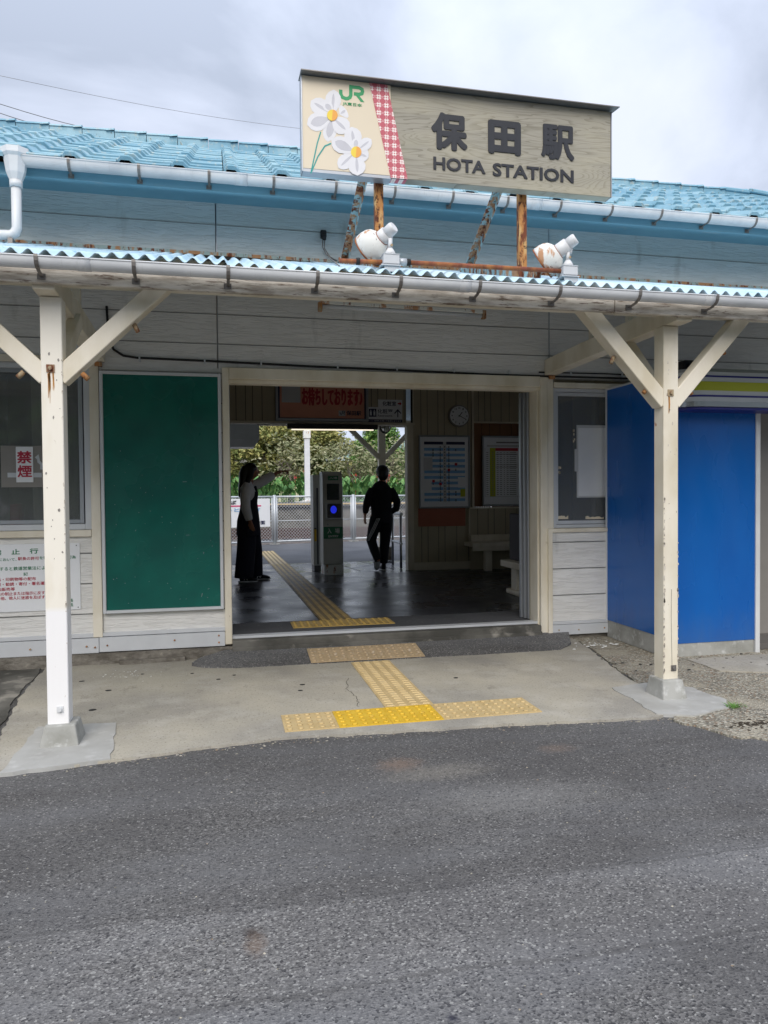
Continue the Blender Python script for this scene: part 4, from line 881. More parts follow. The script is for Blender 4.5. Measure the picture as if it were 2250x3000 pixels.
MB().box(-1.945, -1.655, 1.738, 1.742, 1.365, 1.68).build('worn_board', 'machine', T)
MB().box(-1.90, -1.66, 1.7355, 1.7375, 1.44, 1.475).ribbon([(-1.70, 1.585), (-1.685, 1.60), (-1.68, 1.56), (-1.66, 1.54), (-1.66, 1.50)], .02, 1.7355, 1.7378).build('cigarette_picture', 'plastic', T)
MB().box(-1.838, -1.718, 1.729, 1.734, 1.402, 1.672).build('plate', 'signwhite', T, .002)
mb = MB(); text(mb, '禁', -1.830, -1.727, 1.545, 1.640, 1.729, .001, .035); text(mb, '煙', -1.828, -1.727, 1.440, 1.532, 1.729, .001, .03); mb.build('lettering', 'kanji_red', T)
# things behind the left window
MB_ = MB(); x = -3.3
cv = []
while x < -1.95:
    cv.append((x, 1.98+.02*math.sin(x*60)+.01*math.sin(x*23))); x += .012
vs = [(a, b, z_) for z_ in (1.0, 2.25) for a, b in cv]; m_ = len(cv); MB_.add(vs, [(i, i+1, m_+i+1, m_+i) for i in range(m_-1)], True)
o = MB_.build('curtain', 'curtain'); o.modifiers.new('thickness', 'SOLIDIFY').thickness = .002; tag(o, 'dark drawn curtain behind the left window glass', 'curtain')
MB_ = MB(); x = -1.62; cv = []
while x < -1.42: cv.append((x, 1.96+.018*math.sin(x*70))); x += .01
vs = [(a, b, z_) for z_ in (1.0, 2.25) for a, b in cv]; m_ = len(cv); MB_.add(vs, [(i, i+1, m_+i+1, m_+i) for i in range(m_-1)], True)
o = MB_.build('curtain', 'curtain'); o.modifiers.new('thickness', 'SOLIDIFY').thickness = .002; tag(o, 'narrow dark curtain edge between left post and window frame', 'curtain')
tag(MB().box(-1.80, -1.72, 2.05, 2.13, .14, 2.6).build('room_pillar', 'cream', None, .004), 'cream pillar standing inside behind the no smoking sign', 'pillar')
T = thing('red_case', 'rounded red case standing inside the left window', 'case', (-2.05, 2.1, 1.0)); MB().box(-2.25, -1.88, 2.0, 2.12, .95, 1.24).build('body', 'red', T, .03, seg=3); MB().box(-2.2, -1.95, 1.95, 2.25, .14, .95).build('stand', 'dark_wood', T)
# posters in the right window
T = thing('window_notices', 'blank white notice sheets taped inside the right window', 'notice', (2.95, 1.77, 1.25))
MB().box(2.785, 3.09, 1.7425, 1.7440, 1.245, 1.895).build('back_sheet', 'paper', T)
MB().box(2.80, 3.09, 1.7395, 1.7415, 1.26, 1.87).build('front_sheet', 'signwhite', T)
MB().box(2.765, 2.79, 1.7400, 1.7440, 1.48, 1.68).build('tape', 'paper', T)
mb = MB()
rg = random.Random(5)
for (x0, x1, z_) in ((2.60, 2.70, 1.055), (2.87, 3.05, 1.05)):
    mb.poly([(x0, z_)]+[(x0+(x1-x0)*t/8, z_+.012+.02*rg.random()) for t in range(9)]+[(x1, z_)], 1.7405, 1.7440)
for q in range(7): xx, zz = 2.60+.02*rg.random(), 1.45+.06*rg.random(); mb.box(xx, xx+.012, 1.7405, 1.7435, zz, zz+.02)
for q in range(6): xx, zz = 2.745+.015*rg.random(), 1.72+.12*rg.random(); mb.box(xx, xx+.01, 1.7405, 1.7435, zz, zz+.02)
mb.build('tape_remains', 'cream_board', T)
MB().box(2.6, 4.4, 2.2, 2.25, .98, 2.25).build('inner_blind', 'curtain', T)

# ------------------------------------------------------------------ blue booth
T = thing('blue_booth', 'blue panelled booth with striped rounded top in front of the right wall', 'booth', (3.5, 1.2, 0))
MB().box(3.03, 3.06, .80, 1.655, .15, 2.195).build('side_panel', 'bluepanel', T)
MB().box(3.035, 3.062, .80, 1.655, .0, .15).box(3.055, 3.83, .785, .81, -.01, .10).build('kick_plate', 'footing', T)
MB().box(3.06, 3.835, .78, .81, .10, 2.0).build('front_panel', 'bluepanel', T)
MB().box(3.835, 3.875, .768, .82, -.01, 2.0).box(3.022, 3.032, 1.645, 1.665, .13, 2.2).box(3.022, 3.062, .805, 1.66, 2.195, 2.21).build('corner_post', 'white', T, .002)
MB().box(3.9, 5.2, 1.2, 1.25, .02, 2.0).build('machine_front', 'machine', T); MB().box(3.88, 5.2, .85, 1.2, .0, .05).build('plinth', 'grey_metal', T)
def fascia(z0, z1, grow, m):
    n = 10; pts = []; rad = .17; x0, y0 = 3.045-grow, .56-grow
    for q in range(n+1): t = PI+PI/2*q/n; pts.append((x0+rad+math.cos(t)*rad, y0+rad+math.sin(t)*rad))
    pts += [(5.3, y0), (5.3, .785), (x0, .785)]
    return MB().slab(pts, z0, z1)
fascia(1.93, 2.205, 0, None).build('fascia', 'plastic', T)
for z0, z1, m in ((2.145, 2.158, 'stripe_blue'), (2.045, 2.112, 'stripe_yellow'), (1.998, 2.012, 'stripe_blue')): fascia(z0, z1, .003, m).build('stripe', m, T)
fascia(2.185, 2.208, .005, None).build('chrome_edge', 'steel', T); fascia(1.925, 1.962, .006, None).build('chrome_edge', 'steel', T); fascia(1.905, 1.924, -.01, None).build('lower_edge', 'stripe_blue', T)
tag(MB().box(3.35, 3.50, 1.0, 1.15, 2.20, 2.36).box(3.38, 3.46, .94, 1.0, 2.24, 2.34).build('box_lamp', 'black', None, .02, seg=2), 'small black lamp box sitting on top of the booth', 'lamp')

# ------------------------------------------------------------------ inside the hall
T = thing('banner', 'orange welcome banner with red writing in a grey frame on the far lintel', 'banner', (1.1, 6.3, 2.35))
frame(MB(), .44, 1.80, 2.375, 3.04, 6.30, 6.395, .035).build('frame', 'alu', T, .003)
MB().box(.475, 1.765, 6.345, 6.395, 2.41, 3.005).build('panel', 'orange_banner', T)
MB().box(.475, .50, 6.340, 6.3445, 2.41, 3.005).box(1.745, 1.765, 6.340, 6.3445, 2.41, 3.005).box(.50, 1.745, 6.340, 6.3445, 2.405, 2.42).build('blue_border', 'navy', T)
MB().box(.53, .80, 6.3405, 6.3445, 2.64, 3.0).box(1.36, 1.46, 6.3405, 6.3445, 2.455, 2.535).build('white_panel', 'paper', T)
mb = MB(); text(mb, 'お待ちしております♪', .82, 1.72, 2.60, 2.86, 6.345, .003, .035); mb.build('lettering', 'red', T)
mb = MB(); jr(mb, 1.375, 1.455, 2.475, 2.53, 6.34); text(mb, '保田駅', 1.475, 1.70, 2.465, 2.535, 6.345, .003, .03); mb.build('lettering', 'navy', T)
T = thing('toilet_sign', 'white toilet direction signs with arrows beside the banner', 'sign', (2.06, 6.37, 2.34))
MB().box(1.80, 2.335, 6.385, 6.399, 2.42, 2.60).build('plate', 'signwhite', T); MB().box(1.965, 2.335, 6.380, 6.399, 2.602, 2.715).build('plate', 'signwhite', T); MB().box(1.80, 2.335, 6.384, 6.399, 2.375, 2.418).build('plate', 'navy', T)
mb = MB(); text(mb, '化粧室', 2.03, 2.24, 2.622, 2.69, 6.38, .003, .02); text(mb, '化粧室', 1.955, 2.185, 2.505, 2.575, 6.385, .003, .008); text(mb, 'Restrooms', 1.96, 2.18, 2.46, 2.49, 6.385, .003)
mb.box(1.822, 1.935, 6.3815, 6.385, 2.455, 2.575); mb.box(2.258, 2.272, 6.3815, 6.385, 2.455, 2.56).ribbon([(2.215, 2.51), (2.265, 2.565), (2.315, 2.51)], .016, 6.3815, 6.385); mb.build('lettering', 'navy', T)
mb = MB()
for x in (1.85, 1.905): mb.box(x-.014, x+.014, 6.378, 6.3815, 2.475, 2.535).ball((x, 6.38, 2.55), (.009, .002, .009), 8)
mb.build('pictogram', 'signwhite', T)
MB().poly([(2.265, 2.648), (2.295, 2.648), (2.295, 2.63), (2.325, 2.657), (2.295, 2.686), (2.295, 2.667), (2.265, 2.667)], 6.376, 6.38).build('red_arrow', 'red', T)
mb = MB(); text(mb, 'トイレは改札を通って右手にあります', 1.82, 2.315, 2.385, 2.408, 6.384, .002); mb.build('lettering', 'signwhite', T)
T = thing('wall_clock', 'round white wall clock with dark hands above the timetable', 'clock', (3.227, 6.37, 2.487))
cx_, cz_ = 3.227, 2.487
MB().tube([(cx_, 6.355, cz_), (cx_, 6.395, cz_)], [.165, .172], 32).build('rim', 'machine', T); MB().cyl((cx_, 6.350, cz_), (cx_, 6.355, cz_), .148, n=32).build('face', 'signwhite', T)
mb = MB()
for h in range(1, 13):
    t = R(90-30*h); x, z_ = cx_+.118*math.cos(t), cz_+.118*math.sin(t); text(mb, str(h), x-.006*len(str(h))-.003, x+.006*len(str(h))+.003, z_-.013, z_+.013, 6.35, .002, .02)
mb.build('numerals', 'black', T)
mb = MB(); t = R(90-39); mb.ribbon([(cx_-.02*math.cos(t), cz_-.02*math.sin(t)), (cx_+.07*math.cos(t), cz_+.07*math.sin(t))], .010, 6.345, 6.348); t = R(90-118); mb.ribbon([(cx_-.02*math.cos(t), cz_-.02*math.sin(t)), (cx_+.11*math.cos(t), cz_+.11*math.sin(t))], .008, 6.341, 6.344); mb.build('hands', 'black', T)
def ttboard(name, label, x0, x1, z0, z1):
    T = thing(name, label, 'timetable', ((x0+x1)/2, 6.38, z0))
    frame(MB(), x0, x1, z0, z1, 6.36, 6.398, .028).build('frame', 'alu', T, .008); MB().box(x0+.028, x1-.028, 6.372, 6.392, z0+.028, z1-.028).build('sheet', 'signwhite', T); return T
T = ttboard('timetable_board', 'framed train timetable with blue stripes below the clock', 2.585, 3.40, 1.075, 2.19)
X0, X1, Z0, Z1 = 2.668, 3.318, 1.17, 2.09; rowh = (Z1-Z0)/21.5; y = 6.372
mb = MB(); 
for i in range(10): z_ = Z1-rowh*(2*i+3.2); mb.box(X0, X1, y-.002, y, z_, z_+rowh)
mb.build('blue_rows', 'sky_blue', T)
MB().box(X0, X0+.30, y-.0025, y, Z1-rowh, Z1).box(X0+.35, X1, y-.0025, y, Z1-rowh, Z1).build('heading', 'navy', T)
MB().box(X0+.30, X0+.35, y-.003, y, Z0, Z1).build('hour_column', 'paper', T)
mb = MB(); rg = random.Random(3)
for i in range(20):
    z_ = Z1-rowh*(i+2.0); mb.box(X0+.318, X0+.332, y-.0045, y-.003, z_, z_+.018)
    for cc in (X0+.255, X0+.39)+((X0+.14,) if i in (1, 2, 3, 12, 13) else ())+((X0+.50,) if i in (1, 8, 16, 17, 19) else ()):
        for q in range(2): mb.box(cc-.011, cc+.011, y-.0045, y-.002, z_-.012+q*.018, z_-.001+q*.018)
        if rg.random() < .6: mb.box(cc-.035, cc-.028, y-.0045, y-.002, z_, z_+.008)
mb.build('figures', 'letter', T)
mb = MB()
for cx2, i in ((.505, 7), (.39, 9), (.145, 13), (.255, 14)): z_ = Z1-rowh*(i+1.0)-.02; mb.box(X0+cx2-.02, X0+cx2+.02, y-.0055, y-.002, z_, z_+.04)
mb.build('red_marks', 'red', T)
MB().box(X0-.01, X0+.13, y-.004, y-.001, Z1-.44, Z1-.24).build('pinned_note', 'paper', T); MB().box(X0, X0+.115, y-.004, y-.0025, Z0+.16, Z0+.33).box(X1-.115, X1, y-.004, y-.0025, Z0+.22, Z0+.38).build('pinned_note', 'signwhite', T); MB().box(X1-.075, X1, y-.0045, y-.0025, Z0+.08, Z0+.20).build('yellow_note', 'stripe_yellow', T)
T = ttboard('fare_board', 'framed white table with yellow column and red heading, right of the timetable', 3.60, 4.42, 1.10, 2.19)
MB().box(3.725, 3.815, y-.003, y, 1.25, 2.0).build('yellow_column', 'stripe_yellow', T); MB().box(3.815, 4.19, y-.0035, y, 1.955, 2.0).build('red_heading', 'red', T)
mb = MB().box(3.82, 4.18, y-.003, y, 1.90, 1.907).box(3.82, 4.18, y-.003, y, 1.735, 1.742).box(3.82, 4.18, y-.003, y, 1.70, 1.707).box(3.645, 4.25, y-.003, y, 1.245, 1.248).box(3.642, 3.645, y-.003, y, 1.248, 2.0)
for i in range(22):
    z_ = 1.925-i*.031
    for (a, b) in ((3.665, 3.70), (3.755, 3.785), (3.835, 3.865), (3.89, 3.92), (3.955, 3.968), (4.0, 4.03), (4.05, 4.16)): mb.box(a, b, y-.0045, y, z_, z_+.008)
mb.box(3.83, 4.20, y-.003, y, 2.075, 2.095).box(3.68, 4.25, y-.003, y, 2.035, 2.042).box(3.68, 4.25, y-.003, y, 2.02, 2.026)
mb.build('figures', 'grey_metal', T)
T = thing('bench', 'cream built-in bench against the far wall below the boards', 'bench', (3.8, 6.1, .14))
MB().box(3.28, 4.95, 5.93, 6.33, .50, .56).box(3.285, 4.95, 5.935, 5.96, .44, .50).build('seat', 'cream', T, .004); MB().box(3.49, 3.60, 5.97, 6.05, .14, .44).build('leg', 'cream', T, .004); MB().box(4.6, 4.7, 5.97, 6.05, .14, .44).build('leg', 'cream', T, .004); MB().box(3.35, 4.95, 6.20, 6.24, .14, .46).build('back_board', 'panelwall', T); MB().box(3.40, 4.95, 6.34, 6.37, .56, .66).build('backrest', 'cream', T)
T = thing('bench', 'cream bench end with dark backrest at the right inside the doorway', 'bench', (3.0, 3.4, .14))
MB().box(2.79, 3.35, 2.95, 3.60, .46, .53).build('seat', 'cream', T, .004); MB().box(2.88, 2.97, 3.35, 3.50, .20, .46).build('leg', 'cream', T, .004); MB().box(2.86, 3.05, 3.0, 3.62, .14, .20).build('foot', 'cream', T, .02, seg=3); MB().box(2.90, 2.95, 2.95, 3.6, .532, 1.06).build('backrest', 'dark_wood', T, .01)
T = thing('ceiling_light', 'long dark fluorescent fitting hanging under the far lintel', 'light fitting', (1.27, 6.3, 2.22))
MB().box(.60, 1.93, 6.25, 6.34, 2.255, 2.325).build('housing', 'black', T, .004); MB().cyl((.66, 6.29, 2.243), (1.87, 6.29, 2.248), .009).build('tube', 'tube_lit', T)
tag(MB().tube([(-.02, 6.9, 2.48), (.10, 6.9, 2.40), (.25, 6.9, 2.36), (.42, 6.9, 2.38), (.60, 6.9, 2.49)], .006, 6).build('hanging_cable', 'rubber'), 'black cable sagging under the far lintel above the woman', 'cable')
T = thing('hanging_unit', 'grey hanging box unit beyond the far opening above the woman', 'box unit', (0, 7.8, 2.1))
mb = MB(); mb.add([(-1.1, 7.7, 2.21), (.27, 7.7, 2.21), (.27, 8.3, 2.21), (-1.1, 8.3, 2.21), (-1.1, 7.7, 2.50), (.27, 7.7, 2.50), (.27, 8.3, 2.50), (-1.1, 8.3, 2.50), (-1.1, 7.8, 2.09), (.19, 7.8, 2.09), (.19, 8.3, 2.09), (-1.1, 8.3, 2.09)], [(4, 5, 6, 7), (0, 1, 5, 4), (1, 2, 6, 5), (2, 3, 7, 6), (3, 0, 4, 7), (8, 9, 1, 0), (9, 10, 2, 1), (10, 11, 3, 2), (11, 8, 0, 3), (8, 11, 10, 9)])
mb.build('body', 'plastic', T)
# ticket gate
T = thing('ticket_gate', 'grey card reader gate with green entry labels and blue lit disc', 'ticket gate', (1.22, 6.2, .14))
mb = MB(); prof = [(6.07, .29), (6.07, 1.20), (6.09, 1.52), (6.13, 1.60), (6.20, 1.63), (6.42, 1.63), (6.42, .29)]
n = len(prof); x0, x1 = 1.075, 1.365
mb.add([(x0, a, b) for a, b in prof]+[(x1, a, b) for a, b in prof], [tuple(range(n))[::-1], tuple(range(n, 2*n))]+[(i, (i+1) % n, (i+1) % n+n, i+n) for i in range(n)]); mb.build('body', 'gate_grey', T, .012, seg=2)
MB().box(1.09, 1.37, 6.09, 6.42, .14, .288).build('base', 'rust_white', T, .003)
MB().box(1.135, 1.315, 6.058, 6.10, 1.22, 1.455).build('screen_surround', 'gate_dark', T, .01, seg=2); MB().box(1.145, 1.30, 6.052, 6.06, 1.235, 1.445).build('screen', 'screen', T)
MB().box(1.10, 1.355, 6.050, 6.07, .94, 1.18).build('reader_plate', 'alu', T, .006); MB().box(1.135, 1.335, 6.030, 6.052, .965, 1.165).build('reader', 'gate_dark', T, .008); MB().box(1.165, 1.28, 6.024, 6.031, 1.0, 1.155).build('reader_window', 'screen', T)
MB().tube([(1.222, 6.018, 1.083), (1.222, 6.0245, 1.083)], [(.055, .044), (.055, .044)], 24, side=(0, 0, 1)).build('lit_disc', 'led_blue', T)
MB().box(1.078, 1.362, 6.064, 6.071, .665, .835).box(1.155, 1.30, 6.068, 6.10, 1.505, 1.565).build('green_label', 'kanji_green', T)
mb = MB(); text(mb, '入', 1.135, 1.195, .74, .815, 6.064, .002, .02); text(mb, '場', 1.245, 1.315, .74, .815, 6.064, .002, .02); text(mb, 'ENTRY', 1.15, 1.295, .685, .715, 6.064, .002, .02); text(mb, '入場', 1.17, 1.285, 1.52, 1.55, 6.068, .002, .02); mb.build('lettering', 'signwhite', T)
MB().tube([(1.14, 6.062, .87), (1.14, 6.071, .87)], [.013, .013], 14).tube([(1.21, 6.066, .45), (1.21, 6.071, .45)], .004, 8).tube([(1.235, 6.066, .38), (1.235, 6.071, .38)], .004, 8).build('keyhole', 'steel', T)
T = thing('ticket_gate', 'second grey gate pillar with yellow mark, mostly behind the card reader gate', 'ticket gate', (1.1, 6.8, .14))
MB().box(1.00, 1.12, 6.60, 6.95, .23, 1.60).build('body', 'gate_grey', T, .012, seg=2); MB().box(1.01, 1.11, 6.61, 6.94, .14, .23).build('base', 'gate_dark', T); MB().box(1.012, 1.045, 6.594, 6.60, .60, .80).box(1.05, 1.075, 6.594, 6.60, .25, 1.4).build('mark', 'gate_dark', T); MB().box(1.012, 1.045, 6.590, 6.594, .60, .78).build('yellow_mark', 'tact_bright', T)
# stainless barrier by the column
T = thing('barrier', 'stainless steel tube barrier beside the man and the cream column', 'barrier', (2.38, 7.0, .14))
for (x, y_) in ((2.405, 7.39), (2.375, 6.70)): MB().cyl((x, y_, .14), (x, y_, 1.0), .021, n=14).build('leg', 'steel', T)
for z_ in (.99, .53): MB().tube([(2.41, 7.6, z_), (2.405, 7.39, z_), (2.375, 6.70, z_), (2.37, 6.62, z_)], .024 if z_ > .9 else .017, 14).build('rail', 'galv', T)
# platform canopy
T = thing('platform_canopy', 'cream timber post and braces of the platform canopy beyond the hall', 'canopy', (2.46, 8.4, .14))
MB().box(2.395, 2.52, 8.36, 8.48, .35, 2.50).build('post', 'cream', T, .004); MB().box(2.30, 2.62, 8.30, 8.54, .13, .36).build('footing', 'stone', T, .01)
MB().beam((2.43, 8.42, 1.93), (1.88, 8.42, 2.47), .08, .085, up=(0, 1, 0)).build('brace', 'cream', T, .003); MB().beam((2.49, 8.42, 1.93), (3.03, 8.42, 2.47), .08, .085, up=(0, 1, 0)).build('brace', 'cream', T, .003)
MB().box(-3, 6, 8.38, 8.46, 2.50, 2.62).build('beam', 'cream', T); MB().add([(-5, 6.6, 3.0), (7, 6.6, 3.0), (7, 8.9, 2.66), (-5, 8.9, 2.66), (-5, 6.6, 3.03), (7, 6.6, 3.03), (7, 8.9, 2.69), (-5, 8.9, 2.69)], [(0, 3, 2, 1), (4, 5, 6, 7), (0, 1, 5, 4), (1, 2, 6, 5), (2, 3, 7, 6), (3, 0, 4, 7)]).build('roof_sheet', 'corr', T)
T = thing('round_mirror', 'small round convex mirror at the top of the far opening', 'mirror', (2.30, 7.5, 2.4))
MB().tube([(2.313, 7.46, 2.40), (2.313, 7.48, 2.40), (2.313, 7.52, 2.40)], [.085, .098, .07], 24).build('rim', 'black', T); MB().ball((2.313, 7.47, 2.40), (.085, .025, .085), 20).build('glass', 'mirror', T); MB().cyl((2.313, 7.5, 2.45), (2.313, 7.5, 2.95), .01).build('bracket', 'black', T)

# ------------------------------------------------------------------ fence on the platform edge
FA, FB = Vector((-2.2, 12.45, .14)), Vector((7.0, 14.75, .14)); fd = (FB-FA).normalized()
T = thing('chain_link_fence', 'pale galvanised chain link fence along the platform edge', 'fence', (2, 13.5, .14))
def fp(s_, z_): return FA+fd*s_+Vector((0, 0, z_))
FL = (FB-FA).length
fx = []
for tx in (-1.15, .87, 2.87, 4.9): s_ = (tx-FA.x)/fd.x; fx.append(s_); MB().cyl(fp(s_, 0), fp(s_, 1.17), .035, n=12).build('post', 'galv', T); MB().box(fp(s_, 0).x-.12, fp(s_, 0).x+.12, fp(s_, 0).y-.08, fp(s_, 0).y+.08, .12, .145).build('footing', 'footing', T)
for a, b in zip([0]+fx, fx+[FL]):
    for z_, rd in ((.06, .024), (.55, .010), (1.13, .022)): MB().cyl(fp(a+.04, z_), fp(b-.04, z_), rd, n=10).build('rail', 'galv', T)
    MB().cyl(fp(a+.06, .06), fp(a+.06, 1.13), .017, n=8).cyl(fp(b-.06, .06), fp(b-.06, 1.13), .017, n=8).build('frame', 'galv', T)
    mb = MB(); pt = .078; s_ = a-1.07
    while s_ < b:
        for sg in (1, -1):
            s0, z0, s1, z1 = s_, (.06 if sg > 0 else 1.13), s_+1.07, (1.13 if sg > 0 else .06)
            t0 = max(0, (a+.06-s0)/1.07); t1 = min(1, (b-.06-s0)/1.07)
            if t1 > t0:
                p, q = fp(s0+1.07*t0, z0+(z1-z0)*t0), fp(s0+1.07*t1, z0+(z1-z0)*t1); mb.beam(p+Vector((0, .002*sg, 0)), q+Vector((0, .002*sg, 0)), .0055, .0055)
        s_ += pt
    mb.build('wire_mesh', 'galv', T)
T = thing('platform_notice', 'white notice board with pink line and blue writing tied to the fence', 'sign', (-.2, 12.8, .6))
fq = lambda x: FA.y+(x-FA.x)*fd.y/fd.x-.05
def fpoly(x0, x1, z0, z1, d0, m, nm):
    MB().add([(x0, fq(x0)-d0, z0), (x1, fq(x1)-d0, z0), (x1, fq(x1)-d0, z1), (x0, fq(x0)-d0, z1), (x0, fq(x0)-d0+.004, z0), (x1, fq(x1)-d0+.004, z0), (x1, fq(x1)-d0+.004, z1), (x0, fq(x0)-d0+.004, z1)], [(0, 1, 2, 3), (7, 6, 5, 4), (0, 4, 5, 1), (1, 5, 6, 2), (2, 6, 7, 3), (3, 7, 4, 0)]).build(nm, m, T)
fpoly(-1.1, .76, .56, 1.23, 0, 'signwhite', 'panel'); fpoly(-1.0, .55, 1.045, 1.075, .006, 'red_line', 'pink_line')
def ftext(body, x0, x1, z0, z1, m):
    mb = MB(); text(mb, body, x0, x1, z0, z1, 0, .003, .02); mb.v = [(a, fq(a)-.007+b, c) for a, b, c in mb.v]; mb.build('lettering', m, T)
ftext('のりば', -.62, -.02, 1.10, 1.19, 'letter'); ftext('ひと', -.30, 0.05, .93, 1.01, 'sky_blue'); ftext('す', .44, .53, .93, 1.01, 'sky_blue'); ftext('方面', .40, .64, .62, .71, 'navy')

# ------------------------------------------------------------------ tracks, island platform, planting
struct('track_bed', MB().box(-60, 80, 15.2, 23.05, -.3, -.04), 'ballast')
for yc, lb in ((18.4, 'near rusty rail track beyond the platform fence'), (21.3, 'far rusty rail track alongside the island platform')):
    T = thing('railway_track', lb, 'railway track', (3, yc, 0))
    for dy in (-.55, .55): MB().box(-30, 40, yc+dy-.033, yc+dy+.033, .10, .14).box(-30, 40, yc+dy-.012, yc+dy+.012, .02, .10).box(-30, 40, yc+dy-.07, yc+dy+.07, .0, .02).build('rail', 'rail_brown', T)
    mb = MB(); x = -6
    while x < 14: mb.box(x, x+.22, yc-1.05, yc+1.05, -.08, .0); x += .62
    mb.build('sleepers', 'dark_wood', T)
T = thing('island_platform', 'raised concrete island platform across the tracks', 'platform', (3, 26, 0)); T['kind'] = 'structure'
MB().box(-60, 80, 23.05, 31, -.2, .86).build('wall', 'islewall', T); MB().box(-60, 80, 22.93, 31.02, .88, 1.0).build('deck', 'platasph', T); MB().box(-60, 80, 22.90, 23.12, .955, 1.006).build('edge', 'tact_pale', T); MB().box(-60, 80, 23.0, 23.06, .80, .88).build('shadow_strip', 'dark', T)  # last box: dark strip painted in for the deck overhang's shadow
mb = MB(); text(mb, '105', 3.35, 3.85, .90, .98, 22.92, .004, .03)
tag(mb.build('platform_number', 'signwhite'), 'small white number 105 on the island platform edge', 'marking')
T = thing('platform_post', 'white painted steel post rising from the island platform', 'post', (3.1, 26, 1.0))
MB().box(3.00, 3.22, 25.9, 26.1, 1.0, 4.9).build('shaft', 'white', T, .01); MB().box(2.96, 3.26, 25.86, 26.14, 3.68, 4.0).box(2.90, 3.32, 25.8, 26.2, 1.0, 1.1).build('collar', 'rust_white', T, .01); MB().box(2.6, 3.75, 25.6, 26.4, .98, 1.06).build('footing', 'footing', T, .02)

def leaf_cloud(mb, blobs, n, size, seed, aspect=2.2):
    rg = random.Random(seed); tot = sum(b[3]*b[4] for b in blobs)
    for (x, y, z, rx, rz) in blobs:
        k_ = int(n*rx*rz/tot)
        for i in range(k_):
            v = Vector((rg.gauss(0, 1), rg.gauss(0, 1), rg.gauss(0, 1))).normalized()*(rg.random()**.45)
            c = Vector((x+v.x*rx, y+v.y*rx, z+v.z*rz))
            a = Vector((rg.gauss(0, 1), rg.gauss(0, 1), rg.gauss(0, .6))).normalized(); b = a.cross(Vector((rg.gauss(0, 1), rg.gauss(0, 1), rg.gauss(0, 1)))).normalized()
            s_ = size*(.6+.8*rg.random()); mb.add([c-a*s_*aspect/2, c+b*s_/2, c+a*s_*aspect/2, c-b*s_/2], [(0, 1, 2, 3)])
def branches(mb, base, h, spread, seed, n=9, r0=.10):
    rg = random.Random(seed); ends = []; base = Vector(base)
    def grow(p, d, ln, rad, lvl):
        pts = [p]; rs = [rad]
        for q in range(3):
            d = (d+Vector((rg.gauss(0, .18), rg.gauss(0, .18), rg.gauss(0, .10)))).normalized(); pts.append(pts[-1]+d*ln/3); rs.append(rad*(1-.2*(q+1)))
        mb.tube(pts, rs, 6, caps=False)
        if lvl < 3:
            for q in range(3 if lvl else n//2):
                nd = (d*.7+Vector((rg.gauss(0, spread), rg.gauss(0, spread), abs(rg.gauss(.25, .25))))).normalized(); grow(pts[-1 if q % 2 else -2], nd, ln*.72, rad*.5, lvl+1)
        ends.append(pts[-1])
    grow(base, Vector((0, 0, 1)), h*.38, r0, 0); return ends
def tree(name, label, x, y, z0, h, w_, mat, n, size, seed, r0=.1, fill=1., nb=26):
    T = thing(name, label, 'tree', (x, y, z0)); tk = MB(); ends = branches(tk, (x, y, z0), h*.85, .75, seed, r0=r0); tk.build('trunk', 'bark', T)
    rg = random.Random(seed+50); bl = []
    for i in range(nb):
        t = rg.random()*6.28; q = rg.random()**.6; zz = z0+h*(.32+.58*rg.random()); ww = w_*math.sqrt(max(.12, 1-((zz-z0)/h-.55)**2*3.2)); bl.append((x+math.cos(t)*q*ww, y+math.sin(t)*q*ww*.6, zz, .55+.5*rg.random(), .35+.35*rg.random()))
    mb = MB(); leaf_cloud(mb, bl, n, size, seed+9); mb.build('crown', mat, T); return T
tree('broadleaf_tree', 'large olive yellow tree behind the white platform post', 1.6, 34, .9, 4.7, 2.9, 'leaf_olive', 26000, .10, 1, .16, nb=34)
tree('broadleaf_tree', 'olive green tree right behind the white platform post', 4.6, 35.5, .9, 4.4, 2.0, 'leaf_olive', 16000, .09, 2, .14)
tree('sparse_tree', 'thin greyish tree with bare branches above the gate', 6.4, 33, .9, 3.7, 1.9, 'leaf_grey', 1500, .09, 3, .17)
tree('sparse_tree', 'bare twiggy tree behind the walking man', 8.0, 32.5, .9, 3.6, 1.8, 'leaf_grey', 1300, .09, 4, .17)
tree('broadleaf_tree', 'bright green tree behind the canopy brace at the right', 9.6, 39, .9, 5.0, 2.6, 'leaf_green', 16000, .11, 5, .15)
tree('broadleaf_tree', 'dark green tree at the far right behind the column', 11.6, 36, .9, 4.2, 2.4, 'leaf_green', 9000, .13, 6, .15)
tree('broadleaf_tree', 'low olive tree at the far left behind the woman', -1.2, 33, .9, 4.2, 2.2, 'leaf_olive', 14000, .09, 7, .12)
tree('sparse_tree', 'tangled dry tree in front of the cream house', 2.9, 31.5, .9, 3.4, 1.6, 'leaf_grey', 900, .09, 14, .15)
mb = MB(); rg = random.Random(77); bl = [(-4+i*.75+rg.random()*.3, 36.5+rg.random()*2, 1.6+rg.random()*.9, .8, .7) for i in range(26)]; leaf_cloud(mb, bl, 20000, .13, 8)
tag(mb.build('undergrowth', 'leaf_green'), 'dense green undergrowth below the trees across the tracks', 'undergrowth', kind='stuff')
